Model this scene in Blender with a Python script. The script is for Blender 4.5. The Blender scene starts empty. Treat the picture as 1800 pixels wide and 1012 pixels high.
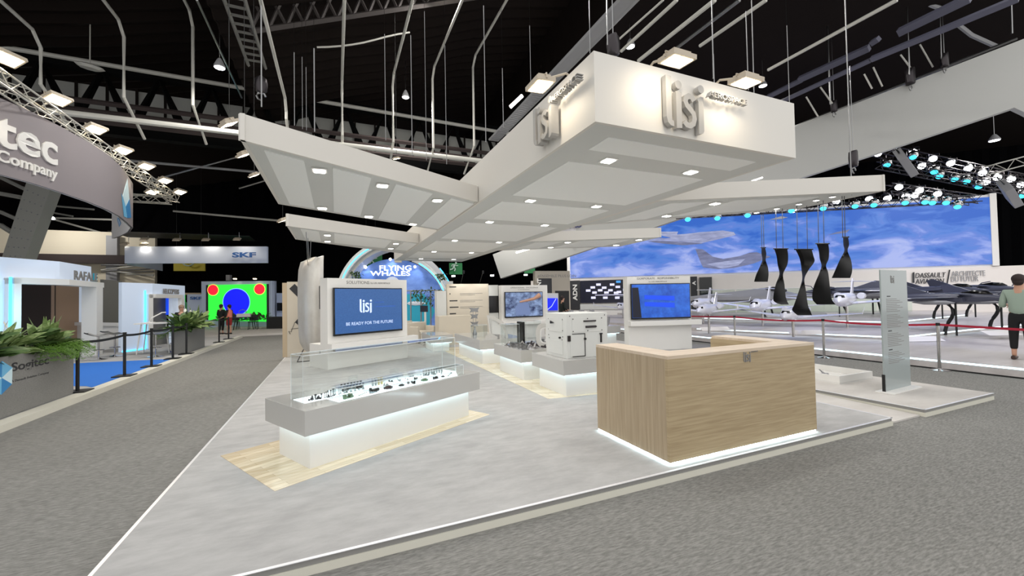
import bpy, math, random
from mathutils import Vector as V, Matrix as MX
random.seed(7)
SC = bpy.context.scene
COL = SC.collection
# ---------------------------------------------------------------- camera
FPX, YAW, PIT, ROL = 719.2, math.radians(23.3247), math.radians(1.33769), math.radians(-1.06986)
O = V((0, 0, 1.7))
F = V((math.sin(YAW)*math.cos(PIT), math.cos(YAW)*math.cos(PIT), math.sin(PIT)))
_r = V((math.cos(YAW), -math.sin(YAW), 0)); _u = _r.cross(F)
R = _r*math.cos(ROL)+_u*math.sin(ROL); U = -_r*math.sin(ROL)+_u*math.cos(ROL)
cd = bpy.data.cameras.new('camera'); cam = bpy.data.objects.new('camera', cd); COL.objects.link(cam)
cd.sensor_width = 36; cd.lens = FPX/1800*36; cd.clip_end = 300; cd.clip_start = .05
mw = MX((R, U, -F)).transposed().to_4x4(); mw.translation = O; cam.matrix_world = mw
SC.camera = cam
# ---------------------------------------------------------------- view, world, hall lights
SC.view_settings.view_transform = 'Standard'; SC.view_settings.look = 'None'
SC.view_settings.gamma = 1; SC.view_settings.use_curve_mapping = False
SC.view_settings.exposure = 0.18
SC.cycles.transparent_max_bounces = 40
w = bpy.data.worlds.new('world'); SC.world = w; w.use_nodes = True
w.node_tree.nodes['Background'].inputs[0].default_value = (1.0, .995, .985, 1)
w.node_tree.nodes['Background'].inputs[1].default_value = 1.1

def light(name, kind, loc, power, size=.1, color=(1, .97, .92), aim=None, spot=None, parent=None, sy=None, spread=None):
    l = bpy.data.lights.new(name, kind); l.energy = power; l.color = color
    if kind == 'AREA':
        l.size = size
        if sy: l.shape = 'RECTANGLE'; l.size_y = sy
        if spread: l.spread = spread
    else: l.shadow_soft_size = size
    if spot: l.spot_size = spot; l.spot_blend = .6
    o = bpy.data.objects.new(name, l); COL.objects.link(o)
    m = MX.Translation(V(loc))
    if aim is not None:
        m = m @ (V(aim)-V(loc)).to_track_quat('-Z', 'Y').to_matrix().to_4x4()
    if parent is not None:
        o.parent = parent; m = RM[parent.name].inverted() @ m
    o.matrix_local = m
    return o
RM = {}
# ---------------------------------------------------------------- measuring helpers (pixel ray against real planes)
def ray(u, v): return F+R*((u-900)/FPX)+U*((506-v)/FPX)
def gz(u, v, z=.1):
    d = ray(u, v); return O+d*((z-O.z)/d.z)
def pl(u, v, p, n):
    d = ray(u, v); p = V(p); n = V(n); return O+d*((p-O).dot(n)/d.dot(n))
def at(u, v, D): return O+ray(u, v)*D
X, Y, Zv = V((1, 0, 0)), V((0, 1, 0)), V((0, 0, 1))
def lin(c): return tuple((x/255/12.92 if x/255 <= .04045 else ((x/255+.055)/1.055)**2.4) for x in c)
KX0, KX1, KY0, KY1, KZ0, KZ1 = 2.2, 5.06, 3.1, 17.2, 3.3, 3.96
# ---------------------------------------------------------------- materials
MT = {}
def mat(name, rgb, rough=.5, metal=0, emit=0, noise=None, alpha=None, trans=0, coat=0, spec=None, bump=None):
    """rgb in 0..255; noise=(scale vec, rgb2, detail)"""
    m = bpy.data.materials.new(name); m.use_nodes = True; nt = m.node_tree; b = nt.nodes['Principled BSDF']
    c = lin(rgb); b.inputs['Base Color'].default_value = (*c, 1)
    b.inputs['Roughness'].default_value = rough; b.inputs['Metallic'].default_value = metal
    if coat: b.inputs['Coat Weight'].default_value = coat; b.inputs['Coat Roughness'].default_value = .08
    if spec is not None: b.inputs['Specular IOR Level'].default_value = spec
    if trans: b.inputs['Transmission Weight'].default_value = trans; b.inputs['IOR'].default_value = 1.02
    if alpha is not None: b.inputs['Alpha'].default_value = alpha
    if emit: b.inputs['Emission Color'].default_value = (*c, 1); b.inputs['Emission Strength'].default_value = emit
    if noise or bump:
        tc = nt.nodes.new('ShaderNodeTexCoord'); mp = nt.nodes.new('ShaderNodeMapping'); nz = nt.nodes.new('ShaderNodeTexNoise')
        nt.links.new(tc.outputs['Object'], mp.inputs[0]); nt.links.new(mp.outputs[0], nz.inputs['Vector'])
        sc = (noise or bump)[0]; mp.inputs['Scale'].default_value = sc
        if noise and len(noise) > 3: mp.inputs['Rotation'].default_value = (0, 0, noise[3])
        nz.inputs['Scale'].default_value = 1; nz.inputs['Detail'].default_value = 5; nz.inputs['Roughness'].default_value = .65
        if noise:
            cr = nt.nodes.new('ShaderNodeValToRGB'); nt.links.new(nz.outputs['Fac'], cr.inputs[0])
            cr.color_ramp.elements[0].position = .34; cr.color_ramp.elements[1].position = .66
            cr.color_ramp.elements[0].color = (*c, 1); cr.color_ramp.elements[1].color = (*lin(noise[1]), 1)
            nt.links.new(cr.outputs[0], b.inputs['Base Color'])
            if emit: nt.links.new(cr.outputs[0], b.inputs['Emission Color'])
        if bump:
            bp = nt.nodes.new('ShaderNodeBump'); bp.inputs['Strength'].default_value = bump[1]; bp.inputs['Distance'].default_value = .01
            nt.links.new(nz.outputs['Fac'], bp.inputs['Height']); nt.links.new(bp.outputs[0], b.inputs['Normal'])
    MT[name] = m; return m
mat('white', (226, 224, 220), .45)
mat('white_gloss', (222, 220, 216), .18, coat=.3)
mat('slab', (184, 183, 180), .16, coat=.4)
mat('soffit', (208, 209, 206), .8)
mat('stretch', (238, 239, 237), .7)
mat('fascia', (218, 214, 207), .6)
mat('carpet', (110, 109, 106), .97, noise=((16, 80, 8), (146, 145, 141), 5, .5), spec=.1)
mat('stand_carpet', (164, 163, 162), .93, noise=((3, 7, 2), (180, 179, 178), 5, .3), spec=.15)
mat('stand_carpet2', (186, 181, 176), .93, noise=((1.2, 3, 2), (200, 196, 191), 5, .3), spec=.15)
mat('das_floor', (176, 170, 168), .35, noise=((.6, 3, 2), (196, 190, 188), 5, .5))
mat('cream', (214, 211, 198), .6)
mat('edge_grey', (140, 139, 136), .6)
mat('alu', (232, 232, 234), .3, metal=.25)
mat('chrome', (200, 198, 198), .12, metal=1)
mat('steel', (150, 150, 150), .3, metal=1)
mat('dark_steel', (62, 58, 60), .35, metal=.8)
mat('black', (14, 14, 15), .5)
mat('black_gloss', (10, 10, 12), .15)
mat('curtain', (6, 6, 8), .95, spec=.05)
mat('roof', (31, 26, 24), .85, spec=.05)
mat('roof_dark', (7, 7, 7), .85, spec=.1)
mat('pipe_white', (190, 188, 180), .5)
mat('beam_grey', (150, 150, 152), .6)
mat('beam_brown', (48, 38, 36), .8)
mat('concrete_white', (170, 170, 164), .8)
mat('brass', (190, 170, 120), .3, metal=1)
mat('part_green', (96, 118, 92), .4, metal=.3)
mat('part_brown', (62, 48, 50), .4, metal=.4)
mat('cable', (50, 50, 50), .5)
mat('print_grey', (130, 128, 126), .6)
mat('print_dark', (44, 44, 48), .6)
mat('print_navy', (64, 68, 108), .6)
mat('letter_white', (232, 230, 226), .5)
mat('letter_grey', (170, 168, 165), .5)
mat('sweep', (186, 186, 182), .7)
mat('das_wall', (228, 221, 214), .6)
mat('lilac_steel', (86, 86, 102), .6)
mat('girder_grey', (66, 60, 58), .7)
mat('far_wall', (216, 206, 184), .8)
mat('carbon', (9, 8, 8), .55, spec=.2)
mat('jet_white', (212, 212, 222), .25, coat=.3)
mat('jet_dark', (70, 72, 88), .35)
mat('jet_grey', (138, 138, 142), .45)
mat('glass_totem', (152, 161, 161), .3, coat=.4)
mat('nacelle', (205, 203, 198), .35, metal=.35, noise=((2, 2, 1.2), (188, 184, 178), 4))
mat('planter', (118, 117, 114), .8, noise=((60, 60, 60), (134, 133, 130), 3))
mat('blue_carpet', (38, 112, 205), .9)
mat('leaf', (84, 116, 48), .5, noise=((14, 14, 14), (158, 176, 120), 3))
mat('leaf_dark', (46, 76, 34), .5, noise=((12, 12, 12), (92, 120, 66), 3))
mat('leaf_fern', (92, 132, 40), .6)
mat('petal', (238, 238, 225), .5)
mat('skin', (196, 150, 126), .6)
mat('hair', (42, 28, 26), .7)
mat('shirt_green', (150, 166, 152), .9)
mat('trouser_black', (20, 20, 22), .9)
mat('shoe', (60, 42, 34), .5)
mat('cloth_dark', (26, 32, 30), .9)
mat('cloth_pink', (220, 130, 110), .9)
mat('cloth_red', (150, 40, 40), .9)
mat('ribbon_red', (170, 20, 50), .7)
mat('beige_wall', (205, 196, 180), .6)
mat('brown_dark', (40, 28, 24), .8)
mat('brown_warm', (150, 124, 104), .8)
mat('booth_grey', (112, 111, 106), .8)
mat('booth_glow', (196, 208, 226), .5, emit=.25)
mat('banner_grey', (138, 131, 134), .7)
mat('banner_white', (225, 222, 222), .7)
mat('facet_a', (110, 180, 220), .6); mat('facet_b', (50, 130, 190), .6); mat('facet_c', (205, 228, 236), .6)
mat('skf_panel', (196, 208, 232), .6)
mat('skf_blue', (40, 90, 160), .6)
mat('exit_green', (34, 110, 62), .7)
mat('exit_white', (170, 190, 178), .7)
mat('yellow', (178, 164, 50), .7)
mat('red_paint', (110, 40, 34), .6)
mat('fw_teal', (40, 150, 175), .6, emit=.25)
mat('fw_white', (225, 230, 240), .5)
mat('mdf', (190, 172, 145), .7)
mat('armchair', (206, 198, 184), .9)
mat('lamp_frame', (190, 178, 160), .5)
for n, c, e in (('scr_white', (240, 244, 250), 1.1), ('led_white', (212, 243, 252), 7.0), ('led_strong', (215, 243, 252), 18), ('led_soft', (225, 245, 250), 2.2), ('lamp_warm', (255, 236, 200), 16), ('lamp_cool', (250, 250, 255), 12),
                ('lamp_down', (255, 252, 245), 9), ('lens_cyan', (60, 200, 230), 2.2), ('led_cyan', (70, 195, 250), 2.2), ('scr_green', (45, 225, 60), .95),
                ('scr_blue', (5, 20, 225), .95), ('scr_red', (235, 25, 50), .95), ('scr_yellow', (235, 215, 90), .95), ('scr_lblue', (120, 175, 225), .95), ('tile_white', (190, 190, 215), .9), ('tile_blue', (60, 130, 190), .9),
                ('scr_logo', (176, 192, 222), .9), ('scr_dark', (12, 14, 30), .6), ('scr_bluebright', (12, 30, 215), .9), ('scr_bar', (10, 60, 190), .9), ('tube', (255, 250, 240), 6),
                ('tray_light', (228, 244, 248), 1.15), ('strip_white', (215, 240, 250), 1.6)):
    mat(n, c, .4, emit=e)
mat('scr_tv', (36, 72, 124), .3, emit=.5, noise=((90, 90, 90), (50, 90, 146), 3))
mat('scr_tv2', (16, 60, 150), .3, emit=.55, noise=((3, 3, 3), (40, 96, 190), 3))
mat('scr_tv3', (22, 32, 70), .3, emit=.7, noise=((4, 4, 6), (120, 140, 175), 3))
mat('scr_fig', (96, 112, 150), .3, emit=.6)
mat('fw_blue', (52, 88, 160), .5, emit=.45, noise=((.6, .6, 1), (110, 140, 200), 3))
mat('skyscreen_fuselage', (152, 158, 188), .5, emit=.75, noise=((1, 1, 6), (110, 116, 150), 3)); mat('skyscreen_dark', (84, 88, 116), .5, emit=.7, noise=((1, 1, 5), (112, 118, 150), 3))

def mat_glass(name, tint, alpha):
    m = bpy.data.materials.new(name); m.use_nodes = True; nt = m.node_tree; nt.nodes.clear()
    o = nt.nodes.new('ShaderNodeOutputMaterial'); mx = nt.nodes.new('ShaderNodeMixShader'); t = nt.nodes.new('ShaderNodeBsdfTransparent')
    g = nt.nodes.new('ShaderNodeBsdfGlossy'); g.inputs['Roughness'].default_value = .03; fr = nt.nodes.new('ShaderNodeMath'); fr.operation = 'POWER'; fr.inputs[1].default_value = 4; lw = nt.nodes.new('ShaderNodeLayerWeight'); lw.inputs[0].default_value = .5; nt.links.new(lw.outputs['Facing'], fr.inputs[0])
    t.inputs[0].default_value = (*tint, 1); ma = nt.nodes.new('ShaderNodeMath'); ma.operation = 'MULTIPLY_ADD'; ma.inputs[1].default_value = .45; ma.inputs[2].default_value = alpha
    nt.links.new(fr.outputs[0], ma.inputs[0]); nt.links.new(ma.outputs[0], mx.inputs[0]); nt.links.new(t.outputs[0], mx.inputs[1]); nt.links.new(g.outputs[0], mx.inputs[2])
    nt.links.new(mx.outputs[0], o.inputs[0]); MT[name] = m
mat_glass('acrylic', (.97, .985, .985), .02)
mat('acrylic_edge', (238, 242, 244), .2, alpha=.75)
mat_glass('railing_glass', (.9, .95, .92), .03)

def mat_wood(name, a, b, scale, planks=None, rot=0):
    m = bpy.data.materials.new(name); m.use_nodes = True; nt = m.node_tree; bs = nt.nodes['Principled BSDF']; N = nt.nodes.new; L = nt.links.new
    tc = N('ShaderNodeTexCoord'); mp = N('ShaderNodeMapping'); L(tc.outputs['Object'], mp.inputs[0]); mp.inputs['Scale'].default_value = scale
    nz = N('ShaderNodeTexNoise'); nz.inputs['Scale'].default_value = 1; nz.inputs['Detail'].default_value = 6; nz.inputs['Distortion'].default_value = .6; L(mp.outputs[0], nz.inputs['Vector'])
    cr = N('ShaderNodeValToRGB'); L(nz.outputs['Fac'], cr.inputs[0]); cr.color_ramp.elements[0].position = .3; cr.color_ramp.elements[1].position = .7
    cr.color_ramp.elements[0].color = (*lin(a), 1); cr.color_ramp.elements[1].color = (*lin(b), 1); out = cr.outputs[0]
    if planks:
        mp2 = N('ShaderNodeMapping'); L(tc.outputs['Object'], mp2.inputs[0]); mp2.inputs['Rotation'].default_value = (0, 0, rot)
        bk = N('ShaderNodeTexBrick'); L(mp2.outputs[0], bk.inputs['Vector']); bk.inputs['Scale'].default_value = 1
        bk.inputs['Brick Width'].default_value = planks[0]; bk.inputs['Row Height'].default_value = planks[1]; bk.inputs['Mortar Size'].default_value = .0015
        bk.inputs['Color1'].default_value = (1, 1, 1, 1); bk.inputs['Color2'].default_value = (.74, .70, .64, 1); bk.inputs['Mortar'].default_value = (.55, .5, .45, 1)
        mm = N('ShaderNodeMix'); mm.data_type = 'RGBA'; mm.blend_type = 'MULTIPLY'; mm.inputs[0].default_value = 1
        L(out, mm.inputs[6]); L(bk.outputs[0], mm.inputs[7]); out = mm.outputs[2]
    L(out, bs.inputs['Base Color']); bs.inputs['Roughness'].default_value = .5 if not planks else .25
    MT[name] = m
mat_wood('wood_h', (158, 138, 106), (182, 163, 130), (2.2, 2.2, 55))
mat_wood('wood_v', (156, 138, 112), (178, 160, 134), (50, 50, 1.6))
mat_wood('wood_top', (196, 178, 156), (212, 196, 176), (2, 14, 2))
mat_wood('parquet', (228, 212, 182), (240, 228, 204), (3, 22, 3), (.62, .07), -math.radians(28.5))
mat_wood('parquet_row', (224, 212, 186), (238, 228, 206), (22, 3, 3), (.62, .07), math.radians(28.5))

def mat_sky():      # picture shown on the big LED wall
    m = bpy.data.materials.new('cloud_picture'); m.use_nodes = True; nt = m.node_tree; b = nt.nodes['Principled BSDF']; N = nt.nodes.new; L = nt.links.new
    tc = N('ShaderNodeTexCoord'); mp = N('ShaderNodeMapping'); L(tc.outputs['Object'], mp.inputs[0]); mp.inputs['Scale'].default_value = (.42, .42, 1.15)
    nz = N('ShaderNodeTexNoise'); nz.inputs['Scale'].default_value = 1; nz.inputs['Detail'].default_value = 7; nz.inputs['Roughness'].default_value = .55; nz.inputs['Distortion'].default_value = .5; L(mp.outputs[0], nz.inputs['Vector'])
    sx = N('ShaderNodeSeparateXYZ'); L(tc.outputs['Object'], sx.inputs[0])
    mr = N('ShaderNodeMapRange'); L(sx.outputs['Z'], mr.inputs[0]); mr.inputs[1].default_value = 0; mr.inputs[2].default_value = 4.3; mr.inputs[3].default_value = .12; mr.inputs[4].default_value = -.17
    ad = N('ShaderNodeMath'); ad.operation = 'ADD'; L(nz.outputs['Fac'], ad.inputs[0]); L(mr.outputs[0], ad.inputs[1])
    cr = N('ShaderNodeValToRGB'); L(ad.outputs[0], cr.inputs[0]); e = cr.color_ramp.elements
    e[0].position = .36; e[0].color = (*lin((28, 92, 190)), 1); e[1].position = .68; e[1].color = (*lin((158, 172, 226)), 1)
    for p, c in ((.46, (70, 120, 205)), (.53, (88, 122, 205)), (.6, (128, 150, 220))):
        q = cr.color_ramp.elements.new(p); q.color = (*lin(c), 1)
    L(cr.outputs[0], b.inputs['Emission Color']); b.inputs['Emission Strength'].default_value = .95; b.inputs['Base Color'].default_value = (.02, .02, .03, 1); MT['cloud_picture'] = m
mat_sky()
# ---------------------------------------------------------------- mesh builder
class MB:
    def __init__(s, m=None): s.v = []; s.f = []; s.m = m or MX.Identity(4)
    def add(s, vs, fs):
        b = len(s.v); s.v += [s.m @ V(p) for p in vs]; s.f += [tuple(b+i for i in f) for f in fs]; return s
    def box(s, c, d, rz=0, m=None):
        x, y, z = d[0]/2, d[1]/2, d[2]/2; q = MX.Translation(V(c)) @ MX.Rotation(rz, 4, 'Z')
        if m is not None: q = m @ q
        vs = [q @ V((a*x, b*y, e*z)) for a in (-1, 1) for b in (-1, 1) for e in (-1, 1)]
        return s.add(vs, [(0, 1, 3, 2), (4, 6, 7, 5), (0, 4, 5, 1), (2, 3, 7, 6), (0, 2, 6, 4), (1, 5, 7, 3)])
    def bb(s, a, b):
        a = V(a); b = V(b); return s.box((a+b)/2, (abs(b.x-a.x), abs(b.y-a.y), abs(b.z-a.z)))
    def prism(s, poly, ext):
        """poly: list of 3D points (planar), ext: extrusion vector"""
        n = len(poly); vs = [V(p) for p in poly]; e = V(ext); vs = vs+[p+e for p in vs]
        return s.add(vs, [tuple(range(n))[::-1], tuple(range(n, 2*n))]+[(i, (i+1) % n, n+(i+1) % n, n+i) for i in range(n)])
    def tube(s, pts, r, seg=8, cap=True, r2=None):
        pts = [V(p) for p in pts]; n = len(pts); vs = []
        for i, p in enumerate(pts):
            t = (pts[min(i+1, n-1)]-pts[max(i-1, 0)]).normalized(); a = t.cross(Zv if abs(t.z) < .9 else X).normalized(); b = t.cross(a)
            rr = r if r2 is None else r+(r2-r)*i/(n-1)
            if isinstance(r, (list, tuple)): rr = r[i]
            vs += [p+(a*math.cos(k*2*math.pi/seg)+b*math.sin(k*2*math.pi/seg))*rr for k in range(seg)]
        fs = [(i*seg+k, i*seg+(k+1) % seg, (i+1)*seg+(k+1) % seg, (i+1)*seg+k) for i in range(n-1) for k in range(seg)]
        if cap: fs += [tuple(range(seg))[::-1], tuple(range((n-1)*seg, n*seg))]
        return s.add(vs, fs)
    def lathe(s, prof, c=(0, 0, 0), seg=16):
        """prof: [(r,z)]"""
        c = V(c); vs = []
        for r, z in prof: vs += [c+V((r*math.cos(k*2*math.pi/seg), r*math.sin(k*2*math.pi/seg), z)) for k in range(seg)]
        n = len(prof); fs = [(i*seg+k, i*seg+(k+1) % seg, (i+1)*seg+(k+1) % seg, (i+1)*seg+k) for i in range(n-1) for k in range(seg)]
        return s.add(vs, fs+[tuple(range(seg))[::-1], tuple(range((n-1)*seg, n*seg))])
    def loft(s, rings, cap=True):
        n = len(rings[0]); vs = [p for r in rings for p in r]; m = len(rings)
        fs = [(i*n+k, i*n+(k+1) % n, (i+1)*n+(k+1) % n, (i+1)*n+k) for i in range(m-1) for k in range(n)]
        if cap: fs += [tuple(range(n))[::-1], tuple(range((m-1)*n, m*n))]
        return s.add(vs, fs)
    def ball(s, c, r, seg=12, sq=(1, 1, 1)):
        c = V(c); n = max(4, seg//2); rings = []
        for i in range(n+1):
            a = math.pi*i/n; rr = max(math.sin(a), .02)
            rings.append([c+V((r*sq[0]*rr*math.cos(k*2*math.pi/seg), r*sq[1]*rr*math.sin(k*2*math.pi/seg), -r*sq[2]*math.cos(a))) for k in range(seg)])
        return s.loft(rings)
    def sheet(s, grid, th):
        """grid rows of points, thickened along its local normal by th"""
        nr, nc = len(grid), len(grid[0]); g = [[V(p) for p in r] for r in grid]; back = []
        for i in range(nr):
            row = []
            for j in range(nc):
                a = g[min(i+1, nr-1)][j]-g[max(i-1, 0)][j]; b = g[i][min(j+1, nc-1)]-g[i][max(j-1, 0)][:] if False else g[i][min(j+1, nc-1)]-g[i][max(j-1, 0)]
                n = a.cross(b); n = n.normalized() if n.length > 1e-9 else Zv; row.append(g[i][j]+n*th)
            back.append(row)
        vs = [p for r in g for p in r]+[p for r in back for p in r]; o = nr*nc; fs = []
        for i in range(nr-1):
            for j in range(nc-1):
                q = (i*nc+j, i*nc+j+1, (i+1)*nc+j+1, (i+1)*nc+j); fs += [q, tuple(o+k for k in q[::-1])]
        bd = [j for j in range(nc)]+[(i)*nc+nc-1 for i in range(1, nr)]+[(nr-1)*nc+j for j in range(nc-2, -1, -1)]+[i*nc for i in range(nr-2, 0, -1)]
        fs += [(bd[k], o+bd[k], o+bd[(k+1) % len(bd)], bd[(k+1) % len(bd)]) for k in range(len(bd))]
        return s.add(vs, fs)
    def build(s, name, m, parent=None, smooth=False, local=False, mats=None, bevel=0):
        inv = MX.Identity(4)
        if parent is not None and not local: inv = RM[parent.name].inverted()
        org = V((0, 0, 0))
        if parent is None and s.v:
            lo = V([min(p[i] for p in s.v) for i in range(3)]); hi = V([max(p[i] for p in s.v) for i in range(3)]); org = V(((lo.x+hi.x)/2, (lo.y+hi.y)/2, lo.z))
        me = bpy.data.meshes.new(name); me.from_pydata([tuple(inv @ p-org) for p in s.v], [], s.f); me.materials.append(MT[m]); me.update()
        if smooth:
            for p in me.polygons: p.use_smooth = True
            try: me.set_sharp_from_angle(angle=math.radians(40))
            except Exception: pass
        o = bpy.data.objects.new(name, me); COL.objects.link(o); o.location = org
        if parent is not None: o.parent = parent; RM[o.name] = RM[parent.name]
        else: RM[o.name] = MX.Translation(org)
        if bevel:
            b = o.modifiers.new('b', 'BEVEL'); b.width = bevel; b.segments = 2
        return o
def tag(o, label=None, cat=None, group=None, kind=None):
    if label: o['label'] = label
    if cat: o['category'] = cat
    if group: o['group'] = group
    if kind: o['kind'] = kind
    return o
def thing(name, label, cat, loc=(0, 0, 0), rz=0, group=None, m=None):
    o = bpy.data.objects.new(name, None); COL.objects.link(o); o.empty_display_size = .1
    m = m or MX.Translation(V(loc)) @ MX.Rotation(rz, 4, 'Z'); o.matrix_local = m; RM[o.name] = m
    return tag(o, label, cat, group)
def dup(root, m, label=None, group=None):
    def cp(o, par):
        c = o.copy(); COL.objects.link(c)
        if par is not None: c.parent = par
        for ch in KIDS(o): cp(ch, c)
        return c
    r = cp(root, None); r.matrix_local = m; RM[r.name] = m
    if label: r['label'] = label
    if group: r['group'] = group
    return r
def KIDS(o): return [c for c in COL.objects if c.parent == o]
def frame(o, a, b=None):
    """matrix with x axis a (horizontal), z up, origin o"""
    a = V(a).normalized(); z = Zv; y = z.cross(a).normalized(); m = MX((a, y, z)).transposed().to_4x4(); m.translation = V(o); return m
def text_mesh(body, size_h, depth, width=None, shear=0, bold=0, caps=None):
    c = bpy.data.curves.new('t', 'FONT'); c.body = body; c.size = 1; c.extrude = .5; c.shear = shear; c.offset = bold; c.resolution_u = 3
    o = bpy.data.objects.new('t', c); COL.objects.link(o); dg = bpy.context.evaluated_depsgraph_get(); dg.update()
    me = bpy.data.meshes.new_from_object(o.evaluated_get(dg)); bpy.data.objects.remove(o); bpy.data.curves.remove(c)
    xs = [v.co.x for v in me.vertices]; ys = [v.co.y for v in me.vertices]
    s = size_h/(max(ys)-min(ys)); sx = width/(max(xs)-min(xs)) if width else s
    vs = [V(((v.co.x-min(xs))*sx, (v.co.y-min(ys))*s, v.co.z*depth)) for v in me.vertices]; fs = [tuple(p.vertices) for p in me.polygons]
    bpy.data.meshes.remove(me); return vs, fs
def text(name, body, parent, org, right, up, h, m, depth=.004, width=None, shear=0, bold=0, label=None):
    vs, fs = text_mesh(body, h, depth, width, shear, bold); right = V(right).normalized(); up = V(up).normalized(); n = right.cross(up); b = MB()
    b.add([V(org)+right*p.x+up*p.y+n*p.z for p in vs], fs); o = b.build(name, m, parent)
    if label: o['label'] = label
    return o
def circle2(cx, cy, r, n=20): return [(cx+r*math.cos(k*2*math.pi/n), cy+r*math.sin(k*2*math.pi/n)) for k in range(n)]
def stroke2(pts, w):
    """outline polygon of a thick 2D polyline"""
    L_, R_ = [], []
    for i, p in enumerate(pts):
        a = V(pts[max(i-1, 0)]); b = V(pts[min(i+1, len(pts)-1)]); t = (b-a).normalized(); n = V((-t.y, t.x))*w/2; L_.append(V(p)+n); R_.append(V(p)-n)
    return [tuple(q) for q in L_+R_[::-1]]
def quads_stroke(b, pts, w, tr, n, depth):
    pg = stroke2(pts, w); k = len(pts)
    for i in range(k-1):
        q = [pg[i], pg[i+1], pg[2*k-2-i], pg[2*k-1-i]]; b.prism([tr(*p) for p in q], n*depth)
S_CURVE = [(.26, .20), (.22, .05), (.08, -.0), (-.02, .02)]
def lisi(parent, org, right, up, h, depth, m):
    right = V(right).normalized()*h; up = V(up).normalized()*h; n = right.cross(up).normalized(); tr = lambda x, y: V(org)+right*x+up*y
    def part(polys=(), strokes=()):
        b = MB()
        for p in polys: b.prism([tr(*q) for q in p], n*depth)
        for pts, w_ in strokes: quads_stroke(b, pts, w_, tr, n, depth)
        b.build('letter', m, parent)
    part([[(0, .18), (.03, .07), (.1, .01), (.19, 0), (.19, .1), (.155, .12), (.14, .16), (.14, 1), (0, 1)]])
    part([[(.26, -.02), (.4, .0), (.4, .72), (.26, .72)], circle2(.33, .86, .085, 14)], ())
    cs = []
    for k in range(9): a = math.radians(20+k*31.5); cs.append((.62+.12*math.cos(a), .52+.12*math.sin(a)*1.05))
    cs2 = [(.62+.125*math.cos(math.radians(100-k*31)), .255-.02+.14*math.sin(math.radians(100-k*31))) for k in range(9)]
    sp = [(.735, .60), (.68, .67), (.6, .68), (.53, .64), (.51, .56), (.55, .48), (.64, .41), (.72, .34), (.745, .24), (.71, .13), (.62, .075), (.53, .085), (.47, .14)]
    part((), [(sp, .12)])
    part([[(.86, -.06), (.97, -.03), (1.0, .02), (1.0, .72), (.92, .72), (.83, .65), (.86, .6)], circle2(.94, .88, .085, 14)], ())
def pane(name, pts, m, parent, th, n=None):
    b = MB(); pts = [V(p) for p in pts]; nn = n or (pts[1]-pts[0]).cross(pts[2]-pts[1]).normalized(); b.prism(pts, V(nn)*th); return b.build(name, m, parent)
def hang(t, p, z, off=(0,)):
    for o_ in off: b = MB(); q = V(p)+R*o_; b.tube([q, V((q.x, q.y, z))], .006, 4); b.build('suspension_wire', 'cable', t)
# ================================================================ SETTING
b = MB(); b.bb((-60, -8, -.1), (70, 70, 0)); tag(b.build('floor', 'carpet'), kind='structure')
# roof profile (rises from left to right in two bays), corrugated
prof = [(-40, 6.5), (-13, 10.8), (-8.4, 11.9), (-6.4, 12.5), (-3.4, 13.4), (-3.3, 10.2), (-1.7, 10.6), (.3, 11.4), (2.2, 12), (3.9, 12.7), (5.8, 13.5), (9.5, 14.5), (9.6, 12.4), (60, 14)]
b = MB()
for (x0, z0), (x1, z1) in zip(prof[:-1], prof[1:]):
    rows = []
    ys = [9+i*.35 for i in range(96)] if -13.5 < x0 < 9.6 else [5 if x0 > 5 else 9, 42.5]
    rows = [[V((x0, y, z0+.13*(i % 2))) for i, y in enumerate(ys)], [V((x1, y, z1+.13*(i % 2))) for i, y in enumerate(ys)]]
    b.sheet(rows, .05)
tag(b.build('ceiling', 'roof'), kind='structure')
# black drapes closing the hall behind the stands (vertical folds)
def drape(name, a, c, z1, n, m='curtain', z0=0):
    b = MB(); a = V(a); c = V(c); d = c-a; nn = V((-d.y, d.x, 0)).normalized()
    row = [a+d*(i/n)+nn*(.12 if i % 2 else 0) for i in range(n+1)]
    b.sheet([[V((p.x, p.y, z0)) for p in row], [V((p.x, p.y, z1)) for p in row]], .03); return tag(b.build(name, m), kind='structure')
drape('wall_back', (-60, 41, 0), (22, 41, 0), 15, 160)
drape('wall_right', (22, 41, 0), (62, 7, 0), 15, 90)
drape('wall_left', (-40, 12, 0), (-40, 41, 0), 15, 30)
# pale hall wall with pillars far left, behind the white booths
b = MB(); b.bb((-39, 38, 0), (-12.2, 38.4, 6.9)); o = b.build('wall_far', 'far_wall'); tag(o, kind='structure')
for i, x in enumerate((-34, -29, -24, -19, -14.5)):
    b = MB(); b.bb((x-.3, 37.6, 0), (x+.3, 38, 6.6)); tag(b.build('trim_%d' % (i+1), 'beam_grey'), kind='structure')
b = MB(); b.bb((-39, 37.3, 4.6), (-12.2, 37.59, 5.2)); tag(b.build('trim_6', 'beam_brown'), kind='structure')

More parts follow.
